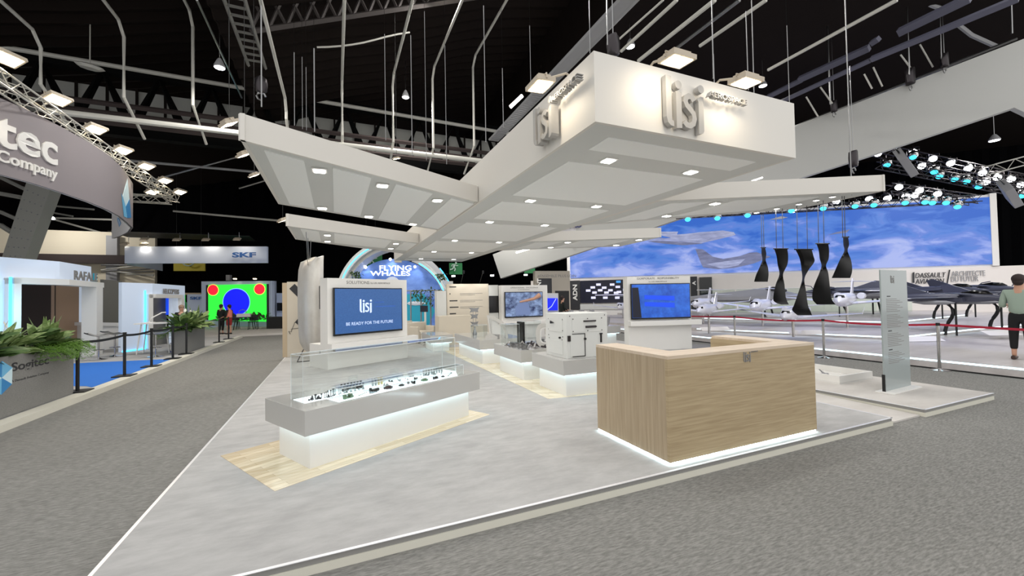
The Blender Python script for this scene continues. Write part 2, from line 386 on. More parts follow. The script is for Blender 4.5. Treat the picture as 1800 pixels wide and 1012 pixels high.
# ================================================================ MAIN STAND PLATFORM
PX0, PX1, PY0, PY1 = -1.36, 6.43, 2.88, 17.0
def platform(label, poly, top='stand_carpet', z=.1, alu_edges=()):
    cx = sum(p[0] for p in poly)/len(poly); cy = sum(p[1] for p in poly)/len(poly)
    t = thing('stand_platform', label, 'platform', (cx, cy, 0)); p3 = [V((x, y, 0)) for x, y in poly]
    ins = [p+(V((cx, cy, 0))-p).normalized()*.012 for p in p3]
    MB().prism(p3, V((0, 0, z-.045))).build('base_board', 'cream', t)
    MB().prism([p+V((0, 0, z-.045)) for p in ins], V((0, 0, .04))).build('edge_band', 'edge_grey', t)
    MB().prism([p+V((0, 0, z-.006)) for p in ins], V((0, 0, .006))).build('carpet_top', top, t)
    for i, j in alu_edges:
        a, c = p3[i], p3[j]; d = (c-a).normalized(); nn = V((d.y, -d.x, 0)); b = MB(frame(a+V((0, 0, 0)), d)); L = (c-a).length
        b.bb((0, -.003, z-.004), (L, .022, z+.0005)); b.build('edge_trim', 'alu', t)
    return t
platform('large light grey carpeted platform carrying the oak counter and display tables', [(PX0, PY0), (PX1, PY0), (PX1, 6.6), (9.25, 6.6), (9.25, PY1), (PX0, PY1)], alu_edges=((0, 1), (5, 0), (1, 2)))
platform('small grey platform carrying the glass totem at the right', [(7.22, PY0), (9.25, PY0), (9.25, 6.58), (7.22, 6.58)], 'stand_carpet2', alu_edges=((0, 1), (3, 0)))
b = MB(); b.prism([V((PX1+.01, PY0+.02, 0)), V((7.21, PY0-.0, 0)), V((7.21, 4.6, 0)), V((PX1+.01, 4.6, 0))], (0, 0, .001))
b = MB(); b.add([(PX1+.01, PY0+.05, .0), (7.2, PY0+.05, 0), (7.2, 6.57, 0), (PX1+.01, 6.57, 0), (PX1+.01, PY0+.05, .02), (7.2, PY0+.05, .02), (7.2, 6.57, .098), (PX1+.01, 6.57, .098)],
                [(0, 3, 2, 1), (4, 5, 6, 7), (0, 1, 5, 4), (1, 2, 6, 5), (2, 3, 7, 6), (3, 0, 4, 7)])
tag(b.build('access_ramp', 'stand_carpet2'), 'sloping grey carpeted ramp between the two platforms', 'ramp')
# wood floor inlays
TH = math.radians(28.5); D1 = V((math.cos(TH), math.sin(TH), 0)); N1 = V((-D1.y, D1.x, 0)); D2 = V((D1.x, -D1.y, 0)); N2 = V((D1.y, D1.x, 0))
a = V((-.487, 4.02, .1)); b = MB(); b.prism([a, a+D1*2.75, a+D1*2.75+N1*1.33, a+N1*1.33], (0, 0, .003))
tag(b.build('parquet_inlay', 'parquet'), 'angled pale parquet inlay under the long display table', 'floor inlay')
b = MB(); b.prism([V((3.05, 5.72, .1)), V((4.9, 5.5, .1)), V((4.9, 13.2, .1)), V((3.05, 13.2, .1))], (0, 0, .003))
tag(b.build('parquet_inlay', 'parquet_row'), 'long pale parquet strip under the row of white plinths', 'floor inlay')

# ================================================================ RECEPTION COUNTER
cx0, cx1, cy0, cy1 = 2.856, 5.06, 2.973, 4.118
t = thing('reception_counter', 'oak-faced U-shaped reception counter glowing along its foot', 'counter', ((cx0+cx1)/2, (cy0+cy1)/2, .1))
zb, zt = .125, 1.12
b = MB(); b.bb((cx0, cy0, zb), (cx1, cy0+.03, zt-.03)); b.build('front_panel', 'wood_h', t)
b = MB(); b.bb((cx0, cy0+.03, zb), (cx0+.03, cy1, zt-.03)); b.build('side_panel', 'wood_v', t)
b = MB(); b.bb((cx1-.03, cy0+.03, zb), (cx1, cy1, zt-.03)); b.build('side_panel', 'wood_v', t)
b = MB(); b.prism([V((x, y, zt-.03)) for x, y in ((cx0, cy0), (cx1, cy0), (cx1, cy1), (cx1-.3, cy1), (cx1-.3, cy0+.28), (cx0+.3, cy0+.28), (cx0+.3, cy1), (cx0, cy1))], (0, 0, .03)); b.build('countertop', 'wood_top', t)
b = MB(); b.bb((cx1-.32, cy0+.3, zb), (cx1-.3, cy1, zt-.03)); b.build('inner_panel', 'wood_h', t)
b = MB(); b.bb((cx0+.3, cy0+.3, zb), (cx0+.32, cy1, zt-.03)); b.build('inner_panel', 'wood_h', t)
b = MB(); b.bb((cx0+.32, cy0+.28, zb), (cx1-.32, cy0+.3, zt-.03)); b.build('inner_panel', 'wood_h', t)
b = MB(); b.bb((cx0+.32, cy0+.3, .7), (cx1-.32, cy1-.25, .73)); b.build('work_surface', 'white', t)
b = MB(); b.bb((cx0+.05, cy0+.05, .1), (cx1-.05, cy1-.02, zb)); b.build('plinth_base', 'white', t)
for a_, c_ in (((cx0+.012, cy0+.008, .102), (cx1-.012, cy0+.022, .122)), ((cx0+.008, cy0+.022, .102), (cx0+.022, cy1, .122))):
    b = MB(); b.bb(a_, c_); b.build('light_strip', 'led_strong', t)
lisi(t, V((3.885, cy0, .985)), X, Zv, .105, .006, 'print_grey')
text('lettering', 'AEROSPACE', t, (4.0, cy0-.002, 1.077), X, Zv, .014, 'print_grey', .003)
# keyboard lying in the counter's recess
b = MB(); b.box((4.3, 3.6, .741), (.3, .2, .02)); tag(b.build('document_tray', 'black'), 'flat black tray lying inside the oak counter', 'tray')

# ================================================================ DISPLAY TABLE (angled) WITH LIT TRAY AND FITTINGS
TC = V((-.27, 4.24, 0)); TM = frame(TC, D1); ZT = .69
t = thing('display_table', 'long grey-white slab display table with glowing recessed base', 'table', m=frame(TC+D1*1.17+N1*.44+V((0, 0, .1)), D1))
TL, TW = 2.36, .885
b = MB(TM); b.bb((0, 0, .455), (TL, TW, ZT)); b.build('tabletop', 'slab', t, bevel=.003)
b = MB(TM); b.bb((.10, .12, .103), (TL-.10, TW-.1, .455)); b.build('base', 'white', t)
b = MB(TM)
b.bb((.06, .055, .447), (TL-.06, .08, .454)); b.bb((.04, .08, .447), (.062, TW-.08, .454)); b.bb((TL-.062, .08, .447), (TL-.04, TW-.08, .454)); b.build('light_strip', 'led_white', t)
b = MB(TM); b.prism([V(p) for p in ((.14, .3, ZT), (.36, .3, ZT), (.36, .06, ZT), (2.0, .06, ZT), (2.2, .3, ZT), (2.2, .55, ZT), (.14, .55, ZT))], (0, 0, .004)); b.build('light_tray', 'tray_light', t)
b = MB(TM); b.bb((.36, .2, ZT+.004), (2.05, .24, ZT+.02)); b.build('acrylic_riser', 'acrylic_edge', t)
b = MB(TM); b.bb((.5, .5, ZT+.004), (2.1, .53, ZT+.035)); b.build('acrylic_riser', 'acrylic_edge', t)
def acrylic(label, x0, y0, x1, y1, z0, z1, fr=TM, lid=True):
    c = fr @ V(((x0+x1)/2, (y0+y1)/2, z0)); t = thing('acrylic_case', label, 'display case', m=frame(c, fr.to_3x3() @ X)); g = .006
    for a_, c_ in (((x0, y0, z0), (x1, y0+g, z1)), ((x0, y1-g, z0), (x1, y1, z1)), ((x0, y0+g, z0), (x0+g, y1-g, z1)), ((x1-g, y0+g, z0), (x1, y1-g, z1))):
        b = MB(fr); b.bb(a_, c_); b.build('side_pane', 'acrylic', t)
    if lid: b = MB(fr); b.bb((x0, y0, z1), (x1, y1, z1+g)); b.build('top_pane', 'acrylic', t)
    b = MB(fr); e = .004
    for x in (x0, x1-e):
        for y in (y0, y1-e): b.bb((x, y, z0), (x+e, y+e, z1+g))
    for y in (y0, y1-e): b.bb((x0, y, z1), (x1, y+e, z1+g+.001))
    for x in (x0, x1-e): b.bb((x, y0, z1), (x+e, y1, z1+g+.001))
    b.build('polished_edge', 'acrylic_edge', t); return t
acrylic('tall clear acrylic case over the back half of the display table', .124, .305, 2.2, .57, ZT+.005, 1.155)
acrylic('low clear acrylic cover along the front of the display table', .36, .045, 2.1, .19, ZT+.005, ZT+.125)
# fittings: small steel and dark parts on the lit tray
def fitting(kind, name, label, group, x, y, m, s=1., rz=0):
    b = MB(TM @ MX.Translation(V((x, y, ZT+.0045))) @ MX.Rotation(rz, 4, 'Z') @ MX.Scale(s, 4))
    if kind == 'pin': b.lathe([(.010, 0), (.010, .004), (.003, .006), (.003, .05), (.006, .052), (.006, .06), (.002, .063)], seg=8)
    if kind == 'bolt': b.lathe([(.004, 0), (.004, .035), (.010, .037), (.010, .047), (.006, .05)], seg=6)
    if kind == 'nut': b.lathe([(.012, 0), (.012, .008), (.008, .01), (.008, .02), (.004, .022)], seg=6)
    if kind == 'disc': b.tube([(0, 0, .022), (0, .012, .022)], .021, 14); b.tube([(0, -.01, .022), (0, .0, .022)], .012, 10)
    if kind == 'tube': b.lathe([(.013, 0), (.013, .07), (.016, .072), (.016, .085), (.009, .087)], seg=10)
    if kind == 'bracket': b.bb((-.05, -.012, 0), (.05, .012, .012)); b.bb((-.05, -.012, .012), (-.03, .012, .035)); b.tube([(.02, -.016, .02), (.02, .016, .02)], .014, 10); b.bb((.0, -.02, .0), (.03, .02, .012))
    if kind == 'block': b.bb((-.035, -.02, 0), (.02, .02, .03)); b.tube([(.02, 0, .018), (.055, 0, .018)], .016, 10); b.bb((-.05, -.01, 0), (-.035, .012, .05))
    if kind == 'lump': b.ball((0, 0, .02), .035, 10, (1.3, .7, .55)); b.box((.03, 0, .012), (.05, .03, .02), .4); b.tube([(-.05, 0, .02), (-.02, 0, .02)], .012, 8)
    if kind == 'rod': b.tube([(-.09, 0, .012), (.09, .0, .03)], .006, 8); b.ball((.09, 0, .03), .012, 8); b.ball((-.09, 0, .012), .01, 8)
    return tag(b.build(name, m, smooth=kind in ('lump',)), label, 'fitting', group)
for i in range(12):
    x, y = .2+random.random()*.2, .32+random.random()*.08
    fitting('nut' if i % 3 else 'bolt', 'rivet_nut', 'tiny dark fastener in the left corner of the tall case', 'tiny fasteners at the left end', x, y, 'dark_steel', .8+.6*random.random(), random.random()*3)
for i in range(6): fitting('pin', 'locking_pin', 'thin upright steel pin standing at the left end of the display table', 'thin pins at the left end', .36+i*.022, .335+.01*(i % 3), 'dark_steel', .9+.08*i)
for i in range(6): fitting('pin', 'lift_pin', 'tall upright pin in the cluster left of the disc rows', 'tall pins left of the disc rows', .47+i*.03, .36+.02*(i % 2), 'steel', 1.15)
for i in range(6): fitting('disc', 'round_latch', 'round dark latch disc standing in the row above the green bracket', 'round discs in a row', .62+i*.042, .42, 'dark_steel' if i in (0, 1, 4, 5) else 'steel', 1)
for r_ in range(2):
    for i in range(7): fitting('bolt', 'hex_bolt', 'small dark bolt in the %s of bolts at the back' % ('nearer row' if r_ == 0 else 'farther row'), 'bolt rows at the back, %s' % ('near' if r_ == 0 else 'far'), .66+i*.04, .49+r_*.05, 'dark_steel', 1.0+.3*r_)
for i in range(5): fitting('nut', 'spacer', 'low pale fitting lying below the row of discs', 'pale fittings below the discs', .62+i*.05, .36, 'steel', 1.3, i)
for i in range(4): fitting('tube', 'threaded_sleeve', 'upright brass and steel sleeve at the middle of the display table', 'upright sleeves at mid table', .98+i*.04, .42, 'steel' if i < 2 else 'brass', 1)
for i in range(22): fitting(('bracket', 'nut', 'block', 'bolt')[i % 4], 'small_fitting', 'small steel fitting in the crowd on the right half of the tray', 'small steel fittings on the right half', 1.08+(i*.043) % .86, .30+.05*(i*7 % 5), ('steel', 'dark_steel', 'chrome')[i % 3], .5+.25*random.random(), i*1.3)
for i in range(8): fitting('tube', 'upright_sleeve', 'upright steel sleeve in the row at the far right end of the tray', 'upright sleeves at the right end', 1.72+i*.045, .40, 'steel', .9)
fitting('bracket', 'green_bracket', 'olive green forked bracket at the left end of the low cover', None, .50, .12, 'part_green', 1.25, .3)
fitting('rod', 'linkage_rod', 'slim pale green linkage rod beside the olive bracket', None, .66, .11, 'part_green', .6, .2)
fitting('block', 'black_valve', 'black valve block with a stub in the low cover', None, .80, .12, 'black', 1.15, .2)
fitting('lump', 'brown_casting', 'large dark brown casting in the middle of the low cover', None, .98, .12, 'part_brown', 1.1, .1)
fitting('lump', 'black_casting', 'oval black casting right of the brown one', None, 1.16, .12, 'black', .75, .1)
fitting('disc', 'steel_collar', 'small bright steel collar behind the black casting', None, 1.27, .13, 'steel', .8)
fitting('block', 'capped_fitting', 'steel fitting with a black cap near mid cover', None, 1.34, .13, 'black', .75, 1.4)
fitting('lump', 'green_casting', 'flat grey-green casting right of the black-capped fitting', None, 1.5, .12, 'part_green', .95, .0)
fitting('bracket', 'twin_bracket', 'twin dark steel bracket toward the right of the low cover', None, 1.68, .12, 'dark_steel', .9, .2)
fitting('lump', 'small_casting', 'small dark casting beside the twin bracket', None, 1.80, .12, 'dark_steel', .55, .0)
fitting('rod', 'long_lever', 'long dark lever lying aslant at the right end of the tray', None, 1.93, .13, 'dark_steel', .75, .5)
fitting('rod', 'short_lever', 'short greenish lever lying at the right tip of the low cover', None, 2.04, .1, 'part_green', .4, .3)
for i in range(3):
    b = MB(TM); x = (.72, 1.28, 1.95)[i]; b.bb((x, .5, ZT+.036), (x+.12, .51, ZT+.15)); b.bb((x-.02, .49, ZT+.036), (x+.14, .55, ZT+.042))
    tag(b.build('acrylic_holder', 'acrylic'), 'small clear holder at the %s of the tall case' % ('left part', 'middle', 'right end')[i], 'holder')

# ================================================================ WHITE PLINTHS IN A ROW
def plinth(label, x0, x1, y0, y1, zt=.69, th=.235, ins=.1):
    t = thing('display_plinth', label, 'plinth', ((x0+x1)/2, (y0+y1)/2, .1))
    b = MB(); b.bb((x0, y0, zt-th), (x1, y1, zt)); b.build('slab', 'slab', t, bevel=.003)
    b = MB(); b.bb((x0+ins, y0+ins, .103), (x1-ins, y1-ins, zt-th)); b.build('base', 'white', t)
    b = MB(); z0, z1 = zt-th-.008, zt-th-.001
    b.bb((x0+.035, y0+.035, z0), (x1-.035, y0+.06, z1)); b.bb((x0+.035, y0+.06, z0), (x0+.06, y1-.035, z1)); b.build('light_strip', 'led_white', t)
    return t
plinth('glowing white plinth carrying the tall fastener cabinet', 3.28, 4.4, 5.62, 6.75)
plinth('glowing white plinth crowded with shining castings behind the fastener cabinet', 3.22, 4.4, 7.1, 8.55)
plinth('glowing white plinth with acrylic cubes farthest back in the row', 3.16, 4.4, 9.35, 11.6)
plinth('glowing white plinth with curved ribs behind the oak counter', 6.1, 8.3, 10.6, 11.6, .75)
plinth('low glowing white plinth at the left rear of the row', 2.6, 3.3, 12.3, 13.6, .6)
# fastener cabinet
t = thing('fastener_cabinet', 'pale grey cabinet with doors, hinges and dark latches on a plinth', 'cabinet', (3.9, 6.2, .69))
x0, x1, y0, y1, z0, z1 = 3.42, 4.22, 5.74, 6.45, .69, 1.42
b = MB(); b.bb((x0, y0, z0), (x1, y1, z1)); b.build('body', 'soffit', t, bevel=.006)
b = MB(); e = .006
b.bb((x0+.1, y0-e, z0+.42), (x1-.1, y0, z0+.66)); b.build('upper_hatch', 'soffit', t, bevel=.003)
b = MB(); b.bb((x0+.06, y0-e, z0+.03), (x0+.34, y0, z0+.4)); d_ = b.build('door', 'soffit', t, bevel=.003)
b = MB(); b.bb((x0+.335, y0-.012, z0+.03), (x0+.347, y0-.006, z0+.4)); b.bb((x0+.1, y0-.012, z0+.39), (x0+.347, y0-.006, z0+.402)); b.bb((x0+.1, y0-.012, z0+.025), (x0+.347, y0-.006, z0+.037)); b.build('door_seal', 'black', d_)
b = MB(); b.tube([(x0+.34, y0-.03, z0+.31), (x0+.34, y0-.006, z0+.31)], .02, 10); b.build('latch', 'black', d_)
for nm, q in (('grab_handle', (.34, .60, .24, .022)), ('latch_plate', (.36, .505, .2, .035))):
    b = MB(); b.box((x0+q[0]+.1, y0-.012, z0+q[1]), (q[2], .02, q[3])); b.tube([(x0+q[0]+.0, y0-.03, z0+q[1]), (x0+q[0]+.2, y0-.03, z0+q[1])], q[3]/3); b.build(nm, 'dark_steel', t)
b = MB(); b.box((x1-.14, y0-.01, z0+.31), (.025, .02, .15)); b.box((x1-.14, y0-.012, z0+.38), (.05, .02, .02)); b.build('bolt_latch', 'black', t)
b = MB(); b.box((x1-.14, y0-.01, z0+.09), (.06, .02, .12)); b.box((x1-.14, y0-.014, z0+.12), (.075, .02, .02)); b.box((x1-.14, y0-.014, z0+.06), (.075, .02, .02)); b.build('hinge', 'dark_steel', t)
b = MB(); b.box((x0+.04, y0-.01, z0+.33), (.05, .02, .09)); b.build('hinge', 'dark_steel', t)
for za, zb_ in ((.42, .66), (.05, .28)):
    b = MB(); b.bb((x0-e, y0+.12, z0+za), (x0, y1-.1, z0+zb_)); b.build('side_hatch', 'soffit', t, bevel=.003)
b = MB(); b.prism([V((x0-.01, y0+.38, z0+.57)), V((x0-.01, y0+.52, z0+.55)), V((x0-.01, y0+.52, z0+.60))], (-.01, 0, 0)); b.build('side_latch', 'dark_steel', t)
b = MB(); b.tube([(x0-.03, y0+.2, z0+.33), (x0, y0+.2, z0+.33)], .016); b.build('side_button', 'black', t)
for yz in ((.12, .45), (.6, .45), (.12, .63), (.6, .63), (.12, .35), (.6, .35), (.14, .3), (.58, .3)):
    b = MB(); b.tube([(x0-.008, y0+yz[0], z0+yz[1]), (x0-.002, y0+yz[0], z0+yz[1])], .008, 6); b.build('rivet', 'dark_steel', t)
for xz in ((.12, .44), (.68, .44), (.12, .64), (.68, .64), (.4, .44), (.4, .64), (.06, .69), (.74, .69)):
    b = MB(); b.tube([(x0+xz[0], y0-.012, z0+xz[1]), (x0+xz[0], y0-.006, z0+xz[1])], .009, 6); b.build('rivet', 'dark_steel', t)
# oval porthole frame on second plinth
def oval(cx, cz, rx, rz, n=28, p=3.2): return [(cx+rx*math.copysign(abs(math.cos(a))**(2/p), math.cos(a)), cz+rz*math.copysign(abs(math.sin(a))**(2/p), math.sin(a))) for a in [k*2*math.pi/n for k in range(n)]]
m_ = frame(V((3.86, 7.28, .69)), D2); t = thing('window_frame_ring', 'pale oval window frame standing on the casting plinth', 'window frame', m=m_)
b = MB(m_); o1, i1 = oval(0, .24, .2, .24), oval(0, .24, .13, .17); rings = []
rings = [[V((x, 0, z)) for x, z in o1], [V((x, .06, z)) for x, z in o1], [V((x, .06, z)) for x, z in i1], [V((x, 0, z)) for x, z in i1], [V((x, 0, z)) for x, z in o1]]
b.loft(rings, cap=False); b.build('outer_frame', 'nacelle', t, True)
b = MB(m_); o1, i1 = oval(0, .24, .128, .168), oval(0, .24, .1, .14); b.loft([[V((x, y, z)) for x, z in q] for q, y in ((o1, .01), (o1, .04), (i1, .04), (i1, .01), (o1, .01))], cap=False); b.bb((-.008, .02, .1), (.008, .03, .38)); b.build('inner_frame', 'white_gloss', t)
# quarter arc rib on third plinth
m_ = frame(V((3.45, 9.75, .69)), D2); b = MB(m_); n = 14
b.prism([V((0, 0, 0)), V((0, 0, .06)), V((.1, 0, .12)), V((.06, 0, .5)), V((.04, 0, .56))]+[V((.52*math.sin(a)+.05, 0, .58*math.cos(a))) for a in [k*math.pi/2/n for k in range(n+1)]]+[V((.46*math.sin(a)+.05, 0, .50*math.cos(a))) for a in [math.pi/2-k*math.pi/2/n for k in range(n)]]+[V((.1, 0, .5)), V((.14, 0, .12)), V((.3, 0, .03)), V((.3, 0, 0))], (0, .05, 0))
tag(b.build('arc_rib', 'nacelle'), 'white quarter-circle rib with cut-out standing on the rear plinth', 'aircraft part')
b = MB(m_); b.prism([V((.16, 0.055, .1))]+[V((.44*math.sin(a)+.05, .055, .46*math.cos(a))) for a in [.25+k*1.15/8 for k in range(9)]], (0, .02, 0)); q = b.build('web_plate', 'soffit'); tag(q, 'pale quarter-circle web plate set inside the white arc rib', 'aircraft part')
acrylic('clear acrylic cube standing on the rear plinth', 3.25, 10.0, 3.6, 10.35, .691, 1.0, MX.Identity(4))
acrylic('clear acrylic cube behind the shining castings', 3.75, 7.95, 4.1, 8.3, .691, 1.18, MX.Identity(4))
acrylic('clear acrylic cube at the left end of the middle plinth', 3.35, 8.1, 3.65, 8.45, .691, 1.12, MX.Identity(4))
b = MB(); b.bb((3.68, 8.0, .69), (3.73, 8.3, 1.17)); tag(b.build('display_block', 'black_gloss'), 'narrow black upright panel between two acrylic cubes', 'panel')
for i in range(20):
    x, y = 3.36+(i % 3)*.2, 7.2+(i//3)*.2
    if y > 7.85: x, y = (3.3, 7.75+(i-12)*.13) if i < 15 else (4.22, 7.5+(i-15)*.2)
    if y > 8.0 and x < 3.7: x, y = 4.3, 8.3
    b = MB(MX.Translation(V((x, y, .69))) @ MX.Rotation(random.random()*6, 4, 'Z')); s = .5+random.random()*.5
    if i % 3 == 0: b.lathe([(.08*s, 0), (.08*s, .02), (.05*s, .03), (.05*s, .06*s+.03), (.07*s, .07*s+.035)], seg=12); nm = 'turned_casting'; lb = 'round turned steel casting on the middle plinth'
    elif i % 3 == 1: b.bb((-.09*s, -.03, 0), (.09*s, .03, .025)); b.tube([(-.06*s, 0, .02), (-.02*s, 0, .1*s), (.06*s, 0, .03)], .016, 8); nm = 'arched_bracket'; lb = 'arched steel bracket on the middle plinth'
    else: b.tube([(-.1*s, 0, .03), (.1*s, 0, .03)], .03*s, 10); b.tube([(0, 0, .03), (0, .05, .09*s)], .02*s, 8); nm = 'tee_fitting'; lb = 'steel tee fitting on the middle plinth'
    tag(b.build(nm, ('steel', 'chrome', 'dark_steel')[i % 3]), lb, 'fitting', lb.split(' on ')[0]+'s on the middle plinth')
# grey star ornament on a vase-like foot, rear plinth left
t = thing('stacked_ornament', 'grey stacked zigzag ornament on a slim foot on the rear plinth', 'ornament', (3.5, 10.75, .69)); c = V((3.5, 10.75, .69)); SO = .62
SM = MX.Translation(c) @ MX.Scale(SO, 4) @ MX.Translation(-c); b = MB(SM); b.lathe([(.09, 0), (.1, .06), (.06, .2), (.03, .3), (.05, .38)], c, 14); b.build('foot', 'steel', t, True)
for k, (zz, sx) in enumerate(((.38, .2), (.72, .2), (1.0, .26))):
    b = MB(SM @ MX.Translation(c+V((0, 0, zz)))); b.prism([V((-sx, 0, .22)), V((0, 0, .18)), V((sx*.9, 0, .22)), V((sx*.6, 0, .1)), V((sx*.7, 0, -.0)), V((0, 0, .04)), V((-sx*.8, 0, 0)), V((-sx*.55, 0, .11))], (0, .06, 0)); b.build('zigzag_plate', 'steel', t)
b = MB(SM); b.tube([c+V((-.06, .03, .5)), c+V((-.06, .03, 1.1))], .01); b.tube([c+V((.07, .03, .5)), c+V((.07, .03, 1.1))], .01); b.build('rod', 'steel', t)
# curved ribs on the plinth behind the counter
for i, x in enumerate((6.6, 6.98, 7.36, 7.75, 8.0)):
    s = 1.15 if i < 3 else .6; b = MB(MX.Translation(V((x, 10.8, .75))) @ MX.Scale(s, 4)); d = -1 if i % 2 else 1
    n = 8; o_ = [(d*(-.16+.16*math.sin(a)), .46*(1-math.cos(a))) for a in [k*math.pi/2/n for k in range(n+1)]]
    b.prism([V((x_, 0, z_)) for x_, z_ in o_]+[V((x_+.09, 0, z_)) for x_, z_ in o_[::-1]], (0, .12, 0))
    tag(b.build('curved_rib', 'jet_grey'), ('leftmost tall', 'second tall', 'third tall', 'left small', 'right small')[i]+' curved grey rib behind the oak counter', 'aircraft part')

# ================================================================ SCREEN TOWERS
def tv(parent, m, w_, h_, screen, draw):
    b = MB(m); b.bb((0, -.09, 0), (w_, -.03, h_)); b.build('tv_housing', 'black_gloss', parent, bevel=.004)
    b = MB(m); b.bb((.025, -.094, .045), (w_-.025, -.0905, h_-.025)); s = b.build('tv_screen', screen, parent); draw(m)
def tower(label, F0, d, w_, h, tvw, tvh, tvx, tvz, shelf, screen, depth, head, draw, left_block=None):
    m = frame(F0, d); t = thing('screen_tower', label, 'tower', m=m)
    b = MB(m); b.bb((0, 0, 0), (w_, depth, h)); b.build('tower_wall', 'white', t)
    b = MB(m); b.bb((-.02, -.22, shelf), (w_+.2 if w_ < 2.3 else w_, 0, shelf+.14)); b.build('shelf', 'white', t, bevel=.003)
    if left_block: b = MB(m); b.bb((0, 0.001, 0), (.25, left_block[0], left_block[1])); b.build('low_block', 'white', t)
    for args in head: text('heading', args[0], t, m @ V((args[1], -.004, args[2])), m.to_3x3() @ X, Zv, args[3], 'print_grey', .004, args[4])
    draw_t = lambda mm: draw(t, mm)
    tv(t, m @ MX.Translation(V((tvx, 0, tvz))), tvw, tvh, screen, draw_t); return t
def scr1(t, m):
    right = m.to_3x3() @ X; lisi(t, m @ V((.66, -.0945, .53)), right, Zv, .33, .003, 'scr_logo')
    text('screen_caption', 'BE READY FOR THE FUTURE', t, m @ V((.30, -.0955, .23)), right, Zv, .075, 'scr_logo', .002, 1.32)
    for z_, x0_, x1_ in ((.77, 1.08, 1.35), (.66, 1.1, 1.7)):
        b = MB(m); b.bb((x0_, -.0965, z_), (x1_, -.0945, z_+.012)); b.build('screen_streak', 'scr_tv2', t)
tower('white screen tower headed SOLUTIONS behind the long display table', V((-.18, 10.47, .1)), D1, 2.26, 2.14, 1.93, 1.14, .11, .77, .47, 'scr_tv', .34,
      [('SOLUTIONS', .48, 2.01, .075, .62), ('by LISI AEROSPACE', 1.14, 2.01, .05, .58)], scr1)
b = MB(frame(V((-.18, 10.47, .1)), D1)); b.bb((.02, .345, 0), (.9, .92, .56)); tag(b.build('storage_block', 'white'), 'low white block standing behind the SOLUTIONS tower', 'block')
def scr2(t, m):
    for z_, k in ((.58, .0), (.38, .0)):
        b = MB(m); b.prism([V((.4, -.0945, z_)), V((1.32, -.0945, z_-.06)), V((1.32, -.0945, z_+.08)), V((.4, -.0945, z_+.12))], (0, -.003, 0)); b.build('screen_bar', 'scr_bar', t)
    b = MB(m); b.prism([V((.03, -.0945, .05)), V((.3, -.0945, .05)), V((.22, -.0945, .92)), V((.03, -.0945, .92))], (0, -.002, 0)); b.build('screen_shade', 'scr_dark', t)
T2 = V((7.75, 9.55, .1)); d2 = V((math.cos(math.radians(-16)), math.sin(math.radians(-16)), 0))
tower('white screen tower headed CORPORATE RESPONSIBILITY behind the oak counter', T2, d2, 1.95, 2.14, 1.82, 1.03, .07, .9, .72, 'scr_tv2', .3,
      [('CORPORATE   RESPONSIBILITY', .3, 2.06, .055, 1.3), ('by LISI AEROSPACE', .66, 1.97, .035, .56)], scr2)
def scr3(t, m):
    b = MB(m); b.prism([V((.45, -.0945, .1)), V((1.1, -.0945, .1)), V((1.0, -.0945, .55)), V((.7, -.0945, .62)), V((.42, -.0945, .4))], (0, -.003, 0)); b.build('screen_machine', 'scr_fig', t)
    b = MB(m); b.tube([m.inverted() @ (m @ V((.62, -.1, .6))), V((.95, -.1, .66)), V((1.25, -.1, .72)), V((1.5, -.1, .86))], [.03, .05, .06, .1]); b.build('screen_arm', 'skin', t)
tower('white screen tower headed OPERATIONAL EXCELLENCE at the far back', V((5.87, 14.65, .1)), X, 2.0, 2.08, 1.64, 1.0, .1, .82, .55, 'scr_tv3', .3,
      [('OPERATIONAL   EXCELLENCE', .38, 1.96, .05, 1.2), ('by LISI AEROSPACE', .7, 1.885, .035, .5)], scr3)
# list wall beside it
t = thing('information_wall', 'cream wall printed with rows of fine print at the back', 'wall panel', (4.8, 15.0, .1))
b = MB(); b.bb((3.8, 14.95, .1), (5.45, 15.1, 2.25)); b.build('wall_board', 'beige_wall', t)
b = MB(); b.bb((5.45, 14.97, .1), (5.86, 15.1, 2.2)); b.build('grey_board', 'soffit', t)
b = MB(); b.bb((5.47, 14.94, 1.12), (5.85, 14.97, 1.78)); b.build('dark_monitor', 'black_gloss', t)
for i, (z_, w0) in enumerate(((2.12, .26), (1.86, .04), (1.6, .3), (1.36, .34), (1.12, .24))):
    b = MB(); b.bb((3.9, 14.944, z_), (3.9+w0, 14.95, z_+.04)); b.build('list_entry', 'print_dark', t)
    if i in (1, 2, 3):
        for k in range(2): b = MB(); b.bb((4.3, 14.945, z_+.02-.05*k), (5.2-.3*k, 14.95, z_+.032-.05*k)); b.build('list_line', 'print_grey', t)
for x in (4.35, 5.1): light('spot_on_list_wall', 'SPOT', (x, 14.6, 2.6), 14, .03, aim=(x, 14.95, 2.0), spot=1.6)
for x in (4.35, 5.1):
    b = MB(); b.lathe([(.03, 0), (.04, .1), (.02, .12)], (x, 14.55, 2.62), 10); b.tube([(x, 14.55, 2.7), (x, 14.98, 2.27)], .008); tag(b.build('arm_spotlight', 'black'), 'small %s arm spotlight over the fine print wall' % ('left' if x < 5 else 'right'), 'spotlight')
